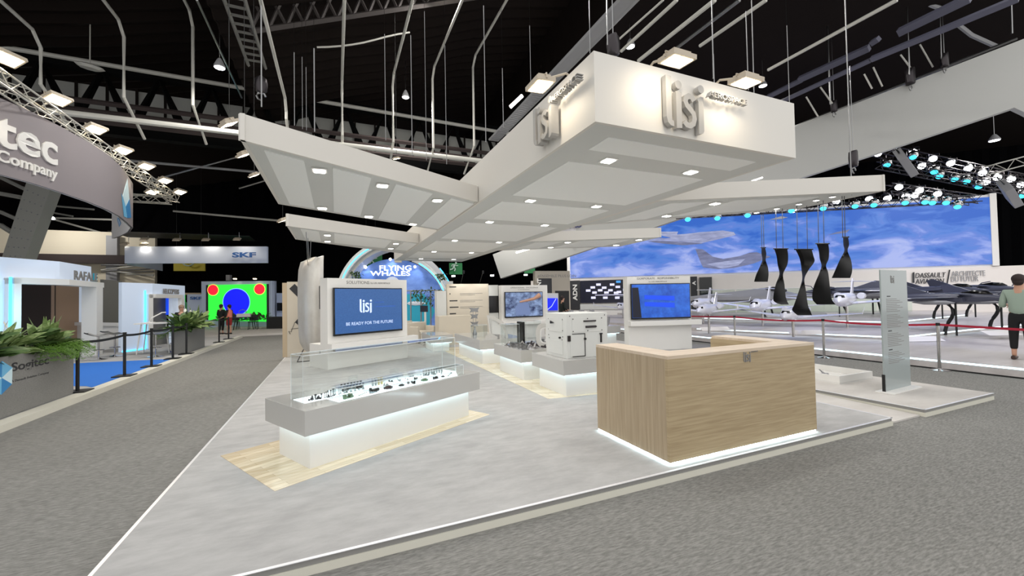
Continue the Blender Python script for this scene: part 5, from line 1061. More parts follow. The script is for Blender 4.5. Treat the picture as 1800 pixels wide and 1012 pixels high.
# exit pictogram banners
def running_man(parent, c, s, D, flip=1):
    tr = lambda x, z: c+R*(x*s*flip)+Zv*(z*s); n = -ff*.02
    b = MB(); b.prism([tr(.22+.13*math.cos(k*math.pi/8), .78+.13*math.sin(k*math.pi/8)) for k in range(16)], n); b.build('head_mark', 'exit_white', parent)
    for pts2, w_ in (([(.05, .62), (-.12, .2)], .26), ([(-.1, .22), (-.28, -.05), (-.62, -.12)], .15), ([(-.08, .22), (.12, -.02), (-.02, -.34)], .14), ([(.05, .6), (-.3, .56), (-.42, .3)], .1), ([(.08, .58), (.3, .4), (.5, .46)], .1)):
        b = MB(); quads_stroke(b, pts2, w_, tr, n.normalized(), .02); b.build('body_mark', 'exit_white', parent)
for i, (u0, u1, vt, vb_, cu, cv, s, fl) in enumerate(((632, 672, 441, 475, 655, 461, 14, 1), (790, 813, 462, 482, 799, 472, 11, 1))):
    D_ = 27; t = thing('exit_banner', ('larger green banner with the running figure at the left of the arch', 'smaller green banner with the running figure at the right of the arch')[i], 'exit sign', at(cu, vb_, D_))
    hang(t, at((u0+u1)/2, vt, D_), 13, (-.3, .3)); board('banner_cloth', None, None, u0, u1, vt, D_, D_, 'exit_green', vb=vb_, parent=t, th=.05); running_man(t, at(cu, cv, D_-.05), s/FPX*D_*1.15, D_, fl)
board('exit_banner', 'plain strip of green banner low behind the tilted grey sail', 'banner', 922, 941, 471, 32, 32, 'exit_green', vb=480, th=.05)
board('hanging_board', 'pale patterned hanging board above the blue backdrop', 'board', 694, 706, 441, 20, 20, 'beige_wall', vb=461, th=.1)
for i, (u, v) in enumerate(((797, 485), (865, 484), (924, 483))): disc('m', 0, 0, 0, 1, 'white', None, 0) if False else None; b = MB(); b.box(at(u, v, 33), (.25, .1, .12)); tag(b.build('exit_lamp', 'lamp_cool'), 'tiny bright lamp on the black drape, %s of three' % ('left', 'middle', 'right')[i], 'lamp')
b = MB(); q = [at(789, 491, 19), at(800, 492, 19)]; board('white_pillar', 'white pillar box right of the arch', 'pillar', 786, 796, 494, 19.5, 19.5, 'soffit')

# ================================================================ RIGHT STAND: LED WALL, TIERS, AIRCRAFT MODELS
LP, RP = V((16.67, 27.2, 0)), V((35.05, 10.78, 0)); WD = (RP-LP).normalized(); WN = V((WD.y, -WD.x, 0)); WN = -WN if WN.dot(O-LP) < 0 else WN
def onled(u, v, off=0): return pl(u, v, LP+WN*off, WN)
t = thing('led_wall', 'giant LED wall showing blue sky and clouds with two jets', 'screen', LP+WD*12+V((0, 0, 3.1)))
def wpoly(name, px, m, off, th=.02, parent=None, smooth=False): b = MB(); b.prism([onled(u, v, off) for u, v in px], WN*th); return b.build(name, m, parent or t)
q0 = [onled(1003, 488), onled(1743, 467), onled(1737, 346.5), onled(1003, 396)]; zb_, zt_ = 3.12, q0[2].z
mm = frame(V((LP.x, LP.y, zb_)), WD); Lw = (q0[1]-q0[0]).length; me_h = zt_-zb_
scr = MB(); scr.prism([LP+Zv*zb_, LP+WD*Lw+Zv*zb_, LP+WD*Lw+Zv*(zb_+me_h), LP+Zv*(zb_+me_h)], WN*.06)
inv = frame(V((LP.x, LP.y, zb_)), WD).inverted(); sv = [inv @ p for p in scr.v]; me = bpy.data.meshes.new('led_picture'); me.from_pydata([tuple(p) for p in sv], [], scr.f); me.materials.append(MT['cloud_picture']); o = bpy.data.objects.new('led_picture', me); COL.objects.link(o); o.parent = t; o.matrix_local = RM[t.name].inverted() @ frame(V((LP.x, LP.y, zb_)), WD)
b = MB(mm); b.bb((-.25, -.0, -.1), (0, .3, me_h+.2)); b.bb((Lw, -.1, -.1), (Lw+.3, .3, me_h+.2)); b.bb((0, .02, -.12), (Lw, .3, 0)); b.bb((0, .02, me_h), (Lw, .3, me_h+.15)); b.build('white_frame', 'white', t)
# pictures of the two jets and small wings on the LED wall
wpoly('jet_picture', [(1137, 423), (1160, 418), (1192, 424), (1230, 428), (1265, 420), (1293, 413), (1290, 408), (1270, 405), (1230, 408), (1205, 411), (1190, 412), (1192, 407), (1160, 407), (1163, 414), (1180, 418)], 'skyscreen_fuselage', .07)
wpoly('wing_picture', [(1137, 424), (1165, 423), (1215, 426), (1240, 428), (1200, 431), (1165, 428)], 'skyscreen_dark', .1)
wpoly('fighter_picture', [(1232, 462), (1236, 470), (1262, 473), (1290, 471), (1312, 466), (1325, 463), (1355, 451), (1338, 446), (1330, 443), (1318, 444), (1300, 450), (1271, 455), (1253, 451), (1235, 438), (1222, 437)], 'skyscreen_dark', .07)
wpoly('fighter_wing_picture', [(1240, 464), (1290, 457), (1310, 455), (1298, 466), (1270, 472)], 'skyscreen_fuselage', .1)
wpoly('drone_picture', [(1352, 386), (1373, 380), (1385, 382), (1372, 385)], 'jet_white', .07); wpoly('drone_picture', [(1455, 413), (1470, 408), (1494, 403), (1488, 409), (1470, 411)], 'skyscreen_dark', .07)
# white wall below, dark boards on it
t = thing('white_wall', 'long cream wall beneath the giant LED wall with the DASSAULT AVIATION name', 'wall panel', LP+WD*12)
b = MB(mm); b.bb((-3.2, .02, -zb_), (Lw+14, .32, -.12)); b.build('wall_board', 'das_wall', t)
def wtext(body, u0, u1, vb_, h, m, shear=0, bold=0):
    a_ = onled(u0, vb_, .05); c_ = onled(u1, vb_, .05); text('lettering', body, t, a_, WD, Zv, h, m, .03, (V((c_.x, c_.y, 0))-V((a_.x, a_.y, 0))).length, shear, bold)
wtext('DASSAULT', 1609, 1663, 488.5, .3, 'print_dark', .2); wtext('AVIATION', 1609, 1660, 499, .3, 'print_dark', .2); wtext('ARCHITECTE', 1673, 1732, 485.5, .3, 'beam_grey'); wtext('DU FUTUR', 1672, 1720, 495, .3, 'beam_grey')
for q in (((1604, 479), (1607, 478), (1607, 497), (1604, 497)), ((1663, 502), (1665, 502), (1670, 474), (1668, 474))): b = MB(); b.prism([onled(u, v, .05) for u, v in q], WN*.03); b.build('logo_stroke', 'print_dark', t)
def wboard(name, lb, cat, u0, u1, vt, vb_, m, off=.06, th=.06, parent=None):
    a_, c_ = onled(u0, vt, off), onled(u1, vt, off); e_ = onled((u0+u1)/2, vb_, off); zt2 = (a_.z+c_.z)/2; b = MB(); b.prism([V((a_.x, a_.y, e_.z)), V((c_.x, c_.y, e_.z)), V((c_.x, c_.y, zt2)), V((a_.x, a_.y, zt2))], WN*th); return tag(b.build(name, m, parent), lb, cat)
tt = thing('wall_screen', 'long black screen with rows of small product tiles beside the ADN panel', 'screen', onled(1066, 520)); wboard('screen', None, None, 1020, 1114, 492, 532, 'scr_dark', parent=tt)
for i, (u, v) in enumerate([(1052, 500), (1042, 505), (1062, 505.5), (1076, 500), (1087, 495), (1034, 510.5), (1055, 510), (1073, 510), (1086, 504), (1100, 498), (1107, 495), (1045, 514), (1066, 514), (1088, 513), (1099, 509), (1107, 505), (1043, 523), (1064, 523), (1083, 514.5), (1085, 523), (1100, 518)]):
    wboard('tile', None, None, u-4, u+4, v-2, v+2, 'tile_blue' if i in (4, 10, 9) else 'tile_white', .13, .02, tt)
wboard('tile_line', None, None, 1046, 1110, 517.5, 518.5, 'tile_white', .13, .02, tt)
tt = thing('wall_panel', 'dark panel with white upright letters ADN', 'wall panel', onled(1011, 520)); wboard('board', None, None, 1002, 1019.5, 493, 544, 'print_dark', parent=tt, off=.05)
a_ = onled(1015, 528, .12); text('lettering', 'ADN', tt, a_, Zv, -WD, .34, 'letter_white', .02, 1.22, bold=.03)
wboard('grey_board', 'grey blank board under the tiled black screen', 'wall panel', 1020, 1114, 534, 544, 'soffit'); 
tt = thing('wall_panel', 'narrow dark panel edge with an upright white letter right of the CORPORATE RESPONSIBILITY tower', 'wall panel', onled(1221, 520)); wboard('board', None, None, 1212, 1225, 486, 545, 'print_dark', parent=tt); text('lettering', 'A', tt, onled(1223, 501, .14), Zv, -WD, .22, 'letter_white', .02, .3, bold=.04)
wboard('dark_window', 'tall dark glazed window in the cream wall, right of the narrow dark panel', 'window', 1229, 1251, 487, 545, 'black_gloss')
# left: tall cream kiosk walls with printed headings
tt = thing('cream_wall', 'cream wall printed #ENSEMBLE PLUS LOIN left of the giant LED wall', 'wall panel', at(970, 545, 26)); board('board', None, None, 941, 1002, 476, 26, 27, 'beige_wall', parent=tt, th=.3); text('lettering', '#ENSEMBLE PLUS LOIN', tt, at(945, 487.5, 25.6), R, Zv, .18, 'print_grey', .02, 2.4)
board('dark_board', None, None, 947, 970, 489, 25.6, 25.7, 'print_dark', vb=520, parent=tt, th=.05); text('side_lettering', 'INT', tt, at(951.5, 505, 25.5), Zv, -R, .25, 'letter_white', .02, .55, bold=.03)
tt = thing('screen_column', 'narrow white column with a bright blue screen behind the far tower', 'screen', at(970, 560, 23)); board('column', None, None, 957, 981, 515, 23, 23, 'soffit', parent=tt, th=.3); board('screen', None, None, 958, 979.5, 524, 22.9, 22.9, 'scr_bluebright', vb=545, parent=tt, th=.04)
b = MB(); quads_stroke(b, [(-.2, -.3), (.05, -.1), (.3, .32)], .03, lambda x, z: at(968, 535, 22.8)+R*x+Zv*z, -ff, .01); b.build('screen_curve', 'scr_logo', tt)
board('dark_doorway', 'dark doorway board right of the bright blue screen', 'wall panel', 976, 1000, 511, 25, 25.2, 'black', vb=549)
# tiers of the display platform
def tier(lb, poly, z0, z1, m='das_floor', strips=(), zs=.03, black=False):
    c = sum((V((p[0], p[1], 0)) for p in poly), V((0, 0, 0)))/len(poly); c.z = z0; t = thing('display_tier', lb, 'platform', c); P3 = [V((p[0], p[1], 0)) for p in poly]
    b = MB(); b.prism([p+V((0, 0, z0+(.03 if black else 0))) for p in P3], (0, 0, z1-z0-(.03 if black else 0))); b.build('deck', m, t)
    if black: b = MB(); b.prism([p+V((0, 0, z0)) for p in P3], (0, 0, .03)); b.build('shadow_gap', 'black', t)
    for i, j in strips: a_, c_ = P3[i], P3[j]; d = (c_-a_).normalized(); mm2 = frame(a_, d); b = MB(mm2); b.bb((0, -.012, z1-.055), ((c_-a_).length, .002, z1-.02)); b.build('light_line', 'strip_white', t)
    return t
xe = 11.74
tier('first broad tier of the aircraft display with a white light line along its edge', [(xe, 0), (70, 0), (50, 5), (17.5, 26), (xe+.2, 20.5)], 0, .22, strips=((4, 0),), black=True)
def gp_(u, v, z): p = gz(u, v, z); return (p.x, p.y)
tier('second tier of the aircraft display, stepping up behind the first', [gp_(1580, 592, .32), gp_(1700, 579, .32), gp_(1795, 570, .32), (44, 10), (30, 14), (16.8, 25.5), (12.6, 18.5), gp_(1225, 577, .32)], .221, .34, strips=((0, 1), (1, 2), (7, 0)))
tier('third tier of the aircraft display, nearest the LED wall', [gp_(1570, 565, .45), gp_(1700, 552, .45), (38, 12.5), (28.5, 15.5), (18.5, 24.6), gp_(1235, 558, .45)], .341, .46, strips=((0, 1), (5, 0)))
wboard('upper_ledge', 'white ledge rail below the ADN panel', 'ledge', 1000, 1120, 545, 556, 'white', .7, .6)
# glass railing
t = thing('glass_railing', 'long clear glass railing along the cream wall', 'railing', gz(1400, 548, .46))
for i in range(6):
    u0, u1 = 1232+i*62, 1292+i*62; a_, c_ = onled(u0, 513, 1.5), onled(u1, 513, 1.5); e_ = .46; b = MB(); b.prism([V((a_.x, a_.y, e_)), V((c_.x, c_.y, e_)), V((c_.x, c_.y, 1.95)), V((a_.x, a_.y, 1.95))], WN*.02); b.build('glass_pane', 'railing_glass', t)
a_, c_ = onled(1225, 512, 1.5), onled(1610, 505, 1.5); a_.z = c_.z = 1.97; b = MB(); b.tube([a_, c_], .03, 6); b.build('handrail', 'white', t)
# label plinths on tiers
for (u, v, w_, z), l_ in zip([(1422, 588, 60, .34), (1628, 600, 70, .23), (1770, 589, 60, .34), (1260, 581, 50, .34), (1360, 557, 20, .47), (1468, 554, 20, .47)], ['blue-lit, right of the oak counter', 'in front of the first dark fighter', 'in front of the second dark fighter', 'behind the CORPORATE RESPONSIBILITY tower', 'under the grey flying wing', 'under the grey drone']):
    p = gz(u, v, z); b = MB(frame(V((p.x, p.y, z+.003)), R*1+V((0, 0, -R.z)))); w3 = w_/FPX*(p-O).dot(F)/2; b.prism([V((-w3, 0, 0)), V((w3, 0, 0)), V((w3, .25, .12)), V((-w3, .25, .12)), ], (0, .02, -.002)); o = b.build('label_plate', 'banner_white'); tag(o, 'small sloping name plate %s' % l_, 'name plate')
# aircraft models
def ring_at(y, w_, h, zc=0, n=14): return [V((w_*math.cos(k*2*math.pi/n), y, zc+h*math.sin(k*2*math.pi/n))) for k in range(n)]
def surf(b, root, tip, th):  # root,tip: ((y0,z),(y1,z)) with x
    (xr, y0, y1, zr), (xt, y2, y3, zt2) = root, tip
    b.loft([[V((xr, y0, zr)), V((xr, (y0+y1)/2, zr+th)), V((xr, y1, zr)), V((xr, (y0+y1)/2, zr-th*.6))], [V((xt, y2, zt2)), V((xt, (y2+y3)/2, zt2+th*.3)), V((xt, y3, zt2)), V((xt, (y2+y3)/2, zt2-th*.2))]])
def jet(kind, lb, pos, heading, L, zc, bank=0, gp=None, pole='chrome'):
    """nose toward local -y; heading = world direction of the nose"""
    h = V((heading[0], heading[1], 0)).normalized(); m = frame(V(pos), V((-h.y, h.x, 0))); t = thing('aircraft_model', lb, 'aircraft model', V(pos), group=gp)
    mj = m @ MX.Translation(V((0, 0, zc-pos[2]))) @ MX.Rotation(bank, 4, 'Y') @ MX.Scale(L, 4)
    if kind == 'falcon':
        b = MB(mj); b.loft([ring_at(y, w_, h_, z_) for y, w_, h_, z_ in ((-.5, .004, .004, -.015), (-.48, .018, .018, -.012), (-.44, .036, .038, -.005), (-.38, .05, .055, 0), (-.2, .055, .06, 0), (.15, .055, .06, 0), (.32, .045, .05, .008), (.46, .02, .025, .02), (.5, .006, .008, .025))]); b.build('fuselage', 'jet_white', t, True)
        for s in (-1, 1):
            b = MB(mj); surf(b, (s*.04, -.12, .16, -.035), (s*.5, .12, .19, .015), .016); b.prism([V((s*.5, .12, .013)), V((s*.5, .19, .013)), V((s*.515, .21, .07)), V((s*.515, .18, .07))], (s*.004, 0, 0)); b.build('wing', 'jet_white', t)
            b = MB(mj); b.loft([[p+V((s*.085, 0, .03)) for p in ring_at(y, r_, r_)] for y, r_ in ((.16, .026), (.18, .032), (.3, .03), (.38, .018))]); b.build('engine', 'jet_white', t, True)
            b = MB(mj); surf(b, (0, .42, .5, .17), (s*.17, .47, .53, .165), .006); b.build('tailplane', 'jet_white', t)
        b = MB(mj); b.prism([V((-.005, .3, .05)), V((-.005, .46, .05)), V((-.005, .52, .2)), V((-.005, .44, .2))], (.01, 0, 0)); b.build('fin', 'jet_white', t)
        b = MB(mj); b.loft([[V((x_, y_, z_)) for x_, y_, z_ in ((-.034, -.432, .022), (-.018, -.45, .022), (.018, -.45, .022), (.034, -.432, .022))], [V((x_, y_, z_)) for x_, y_, z_ in ((-.026, -.412, .042), (-.014, -.424, .042), (.014, -.424, .042), (.026, -.412, .042))]]); b.build('cockpit_window', 'black_gloss', t)
        g = V(pos); b = MB(); b.tube([g, V((g.x, g.y, zc-.04*L))], .04, 8); b.build('stand_pole', pole, t)
    if kind == 'fighter':
        mt = 'jet_dark'; b = MB(mj); b.loft([ring_at(y, w_, h_, z_) for y, w_, h_, z_ in ((-.52, .003, .003, -.01), (-.44, .018, .02, -.006), (-.34, .034, .036, 0), (-.2, .05, .05, .0), (-.05, .075, .052, 0), (.2, .08, .052, 0), (.38, .065, .045, 0), (.5, .04, .035, 0))]); b.build('fuselage', mt, t, True)
        b = MB(mj); b.loft([ring_at(y, w_, h_, z_) for y, w_, h_, z_ in ((-.36, .004, .004, .035), (-.31, .022, .03, .04), (-.22, .026, .036, .042), (-.1, .01, .012, .045))]); b.build('cockpit_canopy', 'black_gloss', t, True)
        for s in (-1, 1):
            b = MB(mj); surf(b, (s*.06, -.16, .38, 0), (s*.34, .26, .36, -.005), .014); b.build('wing', mt, t)
            b = MB(mj); surf(b, (s*.05, -.24, -.12, .03), (s*.17, -.14, -.1, .045), .008); b.build('foreplane', mt, t)
            b = MB(mj); b.loft([[p+V((s*.062, 0, -.015)) for p in ring_at(y, r_, r_*1.1)] for y, r_ in ((-.17, .026), (-.12, .032), (.05, .03))]); b.build('air_intake', mt, t, True)
            b = MB(mj); b.loft([[p+V((s*.16, 0, -.05)) for p in ring_at(y, r_, r_)] for y, r_ in ((-.16, .003), (-.08, .022), (.12, .024), (.24, .004))]); b.build('drop_tank', 'jet_grey', t, True)
            b = MB(mj); b.loft([[p+V((s*.345, 0, -.005)) for p in ring_at(y, r_, r_)] for y, r_ in ((.1, .002), (.16, .008), (.38, .008))]); b.build('wingtip_missile', 'jet_white', t, True)
        b = MB(mj); b.prism([V((-.006, .16, .045)), V((-.006, .46, .04)), V((-.006, .5, .13)), V((-.006, .42, .14))], (.012, 0, 0)); b.build('fin', mt, t)
        b = MB(mj); b.tube([V((.03, -.38, .03)), V((.045, -.42, .075)), V((.045, -.5, .09))], .006, 6); b.build('refuel_probe', mt, t)
        g = V(pos); c = m @ V((0, 0, 0)); ax = m.to_3x3() @ Y; b = MB(); H_ = zc-.03*L-g.z
        b.tube([g+ax*.18*L*.3+ax*(.16*(1-math.cos(a*1.0)))*-1.0*math.sin(a)*1.2+V((0, 0, H_*k/8)) for k, a in [(k, k*math.pi/8) for k in range(9)]], .05, 8); b.build('curved_leg', 'black', t); b = MB(); b.tube([g-ax*.15, V((g.x, g.y, zc-.03*L))-ax*.15], .028, 6); b.build('stand_pole', 'black', t)
    if kind == 'wing':
        b = MB(mj); pts2 = [(0, -.3), (.12, -.18), (.55, .22), (.48, .3), (.22, .12), (0, .28), (-.22, .12), (-.48, .3), (-.55, .22), (-.12, -.18)]; n2 = len(pts2)
        b.add([V((x, y, .012)) for x, y in pts2]+[V((x, y, -.012)) for x, y in pts2]+[V((0, -.05, .075)), V((0, 0, -.04))], [(i, (i+1) % n2, 2*n2) for i in range(n2)]+[(n2+(i+1) % n2, n2+i, 2*n2+1) for i in range(n2)]+[(i, n2+i, n2+(i+1) % n2, (i+1) % n2) for i in range(n2)]); b.build('flying_wing', 'jet_grey', t)
        b = MB(mj); b.loft([ring_at(y, w_, h_, .05) for y, w_, h_ in ((-.2, .01, .01), (-.1, .05, .03), (.05, .04, .02))]); b.build('dorsal_hump', 'print_dark', t, True)
        g = V(pos); b = MB(); b.tube([g, V((g.x, g.y, zc))], .04, 6); b.tube([g+V((.35, -.2, 0)), V((g.x+.15, g.y-.1, zc))], .05, 6); b.build('stand_leg', 'black', t)
    return t
def place(kind, lb, ub, vb_, zt2, vc, L, hd, gp=None, bank=0):
    p = gz(ub, vb_, zt2); D = (p-O).dot(F); zc = at(ub, vc, D).z; return jet(kind, lb, p, hd, L, zc, bank, gp)
toC = lambda u: (-ray(u, 500))
def head(u, k):   # toward the camera, turned k radians
    d = toC(u); a = math.atan2(d.y, d.x)+k; return (math.cos(a), math.sin(a))
place('falcon', 'white business jet model nearest the glass totem', 1490, 575, .34, 526, 4.2, head(1490, -.1), None, .02)
place('falcon', 'white business jet model behind the third twisted blade', 1395, 592, .34, 551, 3.2, head(1395, -.12), None, .03)
place('falcon', 'white business jet model under the grey flying wing', 1341, 573, .34, 536, 4.0, head(1341, -.15), None, .03)
place('falcon', 'white business jet model just right of the CORPORATE RESPONSIBILITY screen', 1247, 586, .34, 543, 2.9, head(1247, -.2))
place('falcon', 'smaller white jet model behind the CORPORATE RESPONSIBILITY screen edge', 1237, 568, .34, 532, 3.6, head(1237, -.2))
place('falcon', 'pale jet model far back between the plinths and the tiled screen', 1095, 560, .3, 538, 3.6, head(1095, -.1))
place('fighter', 'dark fighter model nearest the glass totem, on a curved leg', 1672, 589, .23, 523, 3.0, head(1672, .95))
place('fighter', 'dark fighter model right of the nearest one, beside the standing person', 1752, 578, .34, 521, 3.4, head(1752, .9))
place('fighter', 'dark fighter model in the rear row, left', 1650, 560, .46, 510, 3.4, head(1650, .9)); place('fighter', 'dark fighter model in the rear row, right', 1708, 557, .46, 508, 3.6, head(1708, .9))
place('fighter', 'dark fighter model seen behind the fourth twisted blade', 1482, 556, .46, 511, 3.4, head(1482, -1.1))
place('wing', 'large grey flying-wing model above the white jets', 1345, 556, .46, 523, 7.0, head(1345, .7)); place('wing', 'grey flying-wing model left of the glass totem', 1535, 552, .46, 518, 5.5, head(1535, .5))
for i, x_ in enumerate((0, 1, 2)): light('stage_lamp', 'SPOT', (17+6*x_, 8-1.5*x_, 6.3), 500, .3, (.75, .8, 1), aim=(19+6*x_, 11-1.5*x_, .3), spot=1.9)
# red ribbon and chrome posts
rp = [(11.75-.14, 4.39, 'right of the glass totem'), (11.62, 6.55, 'just left of the glass totem'), (11.6, 8.9, 'behind the right corner of the oak counter'), (11.6, 12.5, 'behind the rear plinths')]
rp = [(gz(1657, 650, 0), rp[0][2]), (gz(1454, 628, 0), rp[1][2]), (V((gz(1454, 628, 0).x, 9.1, 0)), rp[2][2]), (V((gz(1454, 628, 0).x, 14.2, 0)), rp[3][2])]
for p, l_ in rp: stanchion('chrome stanchion with a red belt '+l_, p.x-.12, p.y, 0, 1.0, False, 'chrome stanchions along the aircraft display')
rx = rp[0][0].x-.12
for i, (a_, c_) in enumerate(((V((rx+.1, -.2, .95)), V((rx, rp[0][0].y-.035, .94))), (V((rx, rp[0][0].y+.035, .94)), V((rp[1][0].x-.12, rp[1][0].y-.035, .94))), (V((rp[1][0].x-.12, rp[1][0].y+.035, .94)), V((rp[2][0].x-.12, 9.06, .94))), (V((rp[2][0].x-.12, 9.14, .94)), V((rp[3][0].x-.12, 14.16, .94))))):
    ribbon('red belt stretched %s' % ('toward the right edge of the picture', 'behind the glass totem', 'behind the oak counter', 'behind the rear plinths')[i], sag(a_, c_, .05), 'ribbon_red', .045)
for i, (u, v) in enumerate(((1330, 575), (1470, 590), (1650, 575), (1260, 600), (1760, 600))):
    p = gz(u, v, .3); light('blue_stage_lamp', 'SPOT', p+V((-.5, 2.5, 5.5)), 260, .15, (.25, .35, 1), aim=p, spot=.7)
for x_, y_ in ((8.5, 22.5), (13.5, 24.5)):  # added fill lights with housings, unseen behind the canopy, brightening the dim back walls
    light('added_fill_light', 'AREA', (x_, y_, 8.2), 420, .6, aim=(x_+1.5, y_+3.5, 1.2))
    b = MB(); b.lathe([(.4, 0), (.42, .1), (.2, .25)], (x_, y_, 8.25), 16); tag(b.build('added_fill_housing', 'steel'), 'added unseen fill light hanging behind the canopy, %s one' % ('left' if x_ < 10 else 'right'), 'lamp')
# ---------------- tilted white sweep above the right stand
lA, rA = at(872, 465, 27), at(1800, 130, 15); dd = V((rA.x-lA.x, rA.y-lA.y, 0)).normalized(); sn = V((dd.y, -dd.x, 0)); sn = -sn if sn.dot(O-lA) < 0 else sn
def onsw(u, v): return pl(u, v, lA, sn)
t = thing('sweep_banner', 'vast pale sweep of hanging banner rising to the upper right', 'banner', onsw(1200, 360)); b = MB()
for q in ([(866, 447), (880, 489), (1000, 450), (1000, 395)], [(1000, 395), (1000, 450), (1405, 313.5), (1386, 228)], [(1386, 228), (1405, 313.5), (1540, 270), (1540, 168)], [(1540, 168), (1540, 270), (1783, 189), (1800, 197), (1800, 68)], [(1800, 68), (1800, 197), (1990, 300), (1990, -5)]): b.prism([onsw(u, v) for u, v in q], sn*-.3)
b.build('banner_skin', 'sweep', t); b = MB(); b.tube([onsw(1388, 220)-sn*.5, onsw(1800, 55)-sn*.5], .06, 6); b.build('top_tube', 'steel', t)
# lettered board seen in the gap behind the canopy
t = thing('lettered_board', 'white board with slanted navy DASSAULT letters seen in the gap behind the canopy', 'sign', at(1040, 415, 24)); board('board', None, None, 980, 1080, 375, 24, 24, 'banner_white', vb=416, parent=t, th=.1)
text('lettering', 'DASSAULT', t, at(988, 403, 23.9), R+Zv*.1, Zv, .42, 'print_navy', .02, 3.0, bold=.03); text('lettering', 'AVIATION', t, at(1012, 414, 23.9), R, Zv, .28, 'print_navy', .02, 2.2, bold=.03)
board('grey_return', 'pale grey board right of the slanted navy letters', 'board', 1080, 1130, 378, 24, 24, 'soffit', vb=408, th=.1)

# ---------------- lighting rig (upper right)
proto = {}
def rig_light(lb, u, v, D, cyan, gp, aim=(0, 0, -1)):
    p = at(u, v, D); q = V(aim).to_track_quat('-Z', 'Y').to_matrix().to_4x4(); s = 1.0; m = MX.Translation(p) @ q
    if cyan in proto: t = dup(proto[cyan], m, lb, gp)
    else:
        t = thing('stage_light', lb, 'stage light', m=m, group=gp); proto[cyan] = t
        b = MB(m)
        if cyan: b.ball((0, 0, .12), .2, 14); b.build('lamp_head', 'chrome', t, True); b = MB(m); b.lathe([(.115, -.09), (.13, -.05), (.1, -.03)], seg=16); b.build('lens', 'lens_cyan', t)
        else: b.lathe([(.16, 0), (.17, .1), (.1, .28), (.06, .34)], seg=14); b.build('lamp_head', 'steel', t, True); b = MB(m); b.lathe([(.14, -.03), (.15, -.001)], seg=16); b.build('lens', 'lamp_cool', t)
        b = MB(m); b.tube([(-.22, 0, .1), (-.22, 0, .42), (.22, 0, .42), (.22, 0, .1)], .02, 5); b.tube([(0, 0, .42), (0, 0, .6)], .03, 6); b.build('yoke', 'dark_steel', t)
    return t
wl = [(1543, 270), (1605, 267), (1640, 279), (1620, 292), (1671, 287), (1702, 296), (1727, 304), (1753, 312), (1733, 320), (1777, 315), (1580, 329), (1616, 335), (1608, 343), (1592, 345), (1648, 341), (1560, 349), (1528, 350), (1795, 325), (1470, 354), (1394, 369)]
cl = [(1559, 289), (1642, 301), (1651, 309), (1678, 314), (1699, 318), (1720, 327), (1796, 343), (1605, 275), (1503, 361), (1536, 359), (1591, 355), (1626, 354), (1639, 355), (1663, 355), (1683, 362), (1447, 365), (1209, 384), (1261, 382), (1314, 377), (1391, 369)]
rowname = lambda v: 'upper row' if v < 331 else 'lower row'
for u, v in wl: rig_light('white stage light in the %s of the rig at the upper right' % rowname(v), u, v, 20, 0, 'white stage lights in the %s' % rowname(v), -ray(u, v).normalized()+V((0, 0, -.7)))
for u, v in cl:
    low = 'the row hanging along the top of the giant LED wall' if v > 345 else 'the upper part of the rig'
    rig_light('cyan stage light in '+low, u, v, 19.5, 1, 'cyan stage lights in '+low, -ray(u, v).normalized()*.6+V((0, 0, -.8)))
def ptruss(name, lb, u0, v0, D0, u1, v1, D1, w_=.35, m='dark_steel', r=.025): return truss(name, lb, at(u0, v0, D0), at(u1, v1, D1), w_, m, r=r)
ptruss('rig_truss', 'dark lattice truss carrying the upper stage lights', 1535, 262, 20, 1815, 322, 20, .45); ptruss('rig_truss', 'second dark lattice truss just below the upper stage lights', 1545, 288, 19.6, 1800, 338, 19.4)
ptruss('rig_truss', 'lower dark lattice truss over the top of the giant LED wall', 1560, 330, 20, 1712, 352, 20, .4); ptruss('rig_truss', 'dark lattice truss with the cyan row along the LED wall top', 1190, 378, 20, 1720, 349, 19.8, .3)
ptruss('rig_truss', 'bright steel truss at the right edge above the rig', 1742, 298, 17, 1830, 275, 17, .35, 'pipe_white'); 
for i, (u, v, a) in enumerate(((1592, 286, .5), (1775, 340, .5))):
    p = at(u, v, 18.5); m_ = MX.Translation(p) @ MX.Rotation(.6, 4, 'Y') @ MX.Rotation(-.5, 4, 'X'); t = thing('speaker', ('grey box hanging at the left end of the upper rig', 'grey box hanging at the right end of the upper rig')[i], 'speaker', m=m_)
    b = MB(m_); b.bb((-.6, -.15, -.4), (.6, .15, .4)); b.build('box', 'beam_grey', t, bevel=.02); b = MB(m_); b.tube([(-.65, 0, 0), (-.65, 0, .6), (.65, 0, .6), (.65, 0, 0)], .03, 5); b.build('bracket', 'steel', t)

# ================================================================ ROOF STEELWORK
def tubeobj(name, lb, cat, pts, r, m, seg=6, gp=None): b = MB(); b.tube(pts, r, seg); return tag(b.build(name, m), lb, cat, gp)
PL = 17.3
bends = [(72, 65, 165, 15, 0), (218, 47, 187, 8, 20), (339, 30, 200, 8, 20), (503, 180, 222, 8, 0), (601, 148, 250, 8, 0), (690, 138, 262, 8, 18), (760, 125, 272, 8, 0), (831, 105, 268, 8, 10)]
for i, (u, v, vb_, y0, k) in enumerate(bends):
    p = pl(u, v, (0, PL, 0), Y); q = pl(u+3, vb_, (0, PL, 0), Y); q.x = p.x; far_ = q+V((0, 1.6, -.5))
    tubeobj('drop_pipe', 'white bent pipe running along the roof and dropping down, %s from the left' % names[i], 'pipe', [V((p.x, 7.5, p.z)), p+V((0, -.4, 0)), p+V((0, 0, -.35)), q+V((0, 0, .3)), far_], .05, 'pipe_white', 8, None)
tubeobj('cross_pipe', 'long white horizontal pipe crossing the hall below the roof', 'pipe', [V((-8.4, 17.6, 7.9)), V((9.5, 17.6, 8.0))], .1, 'pipe_white', 10)
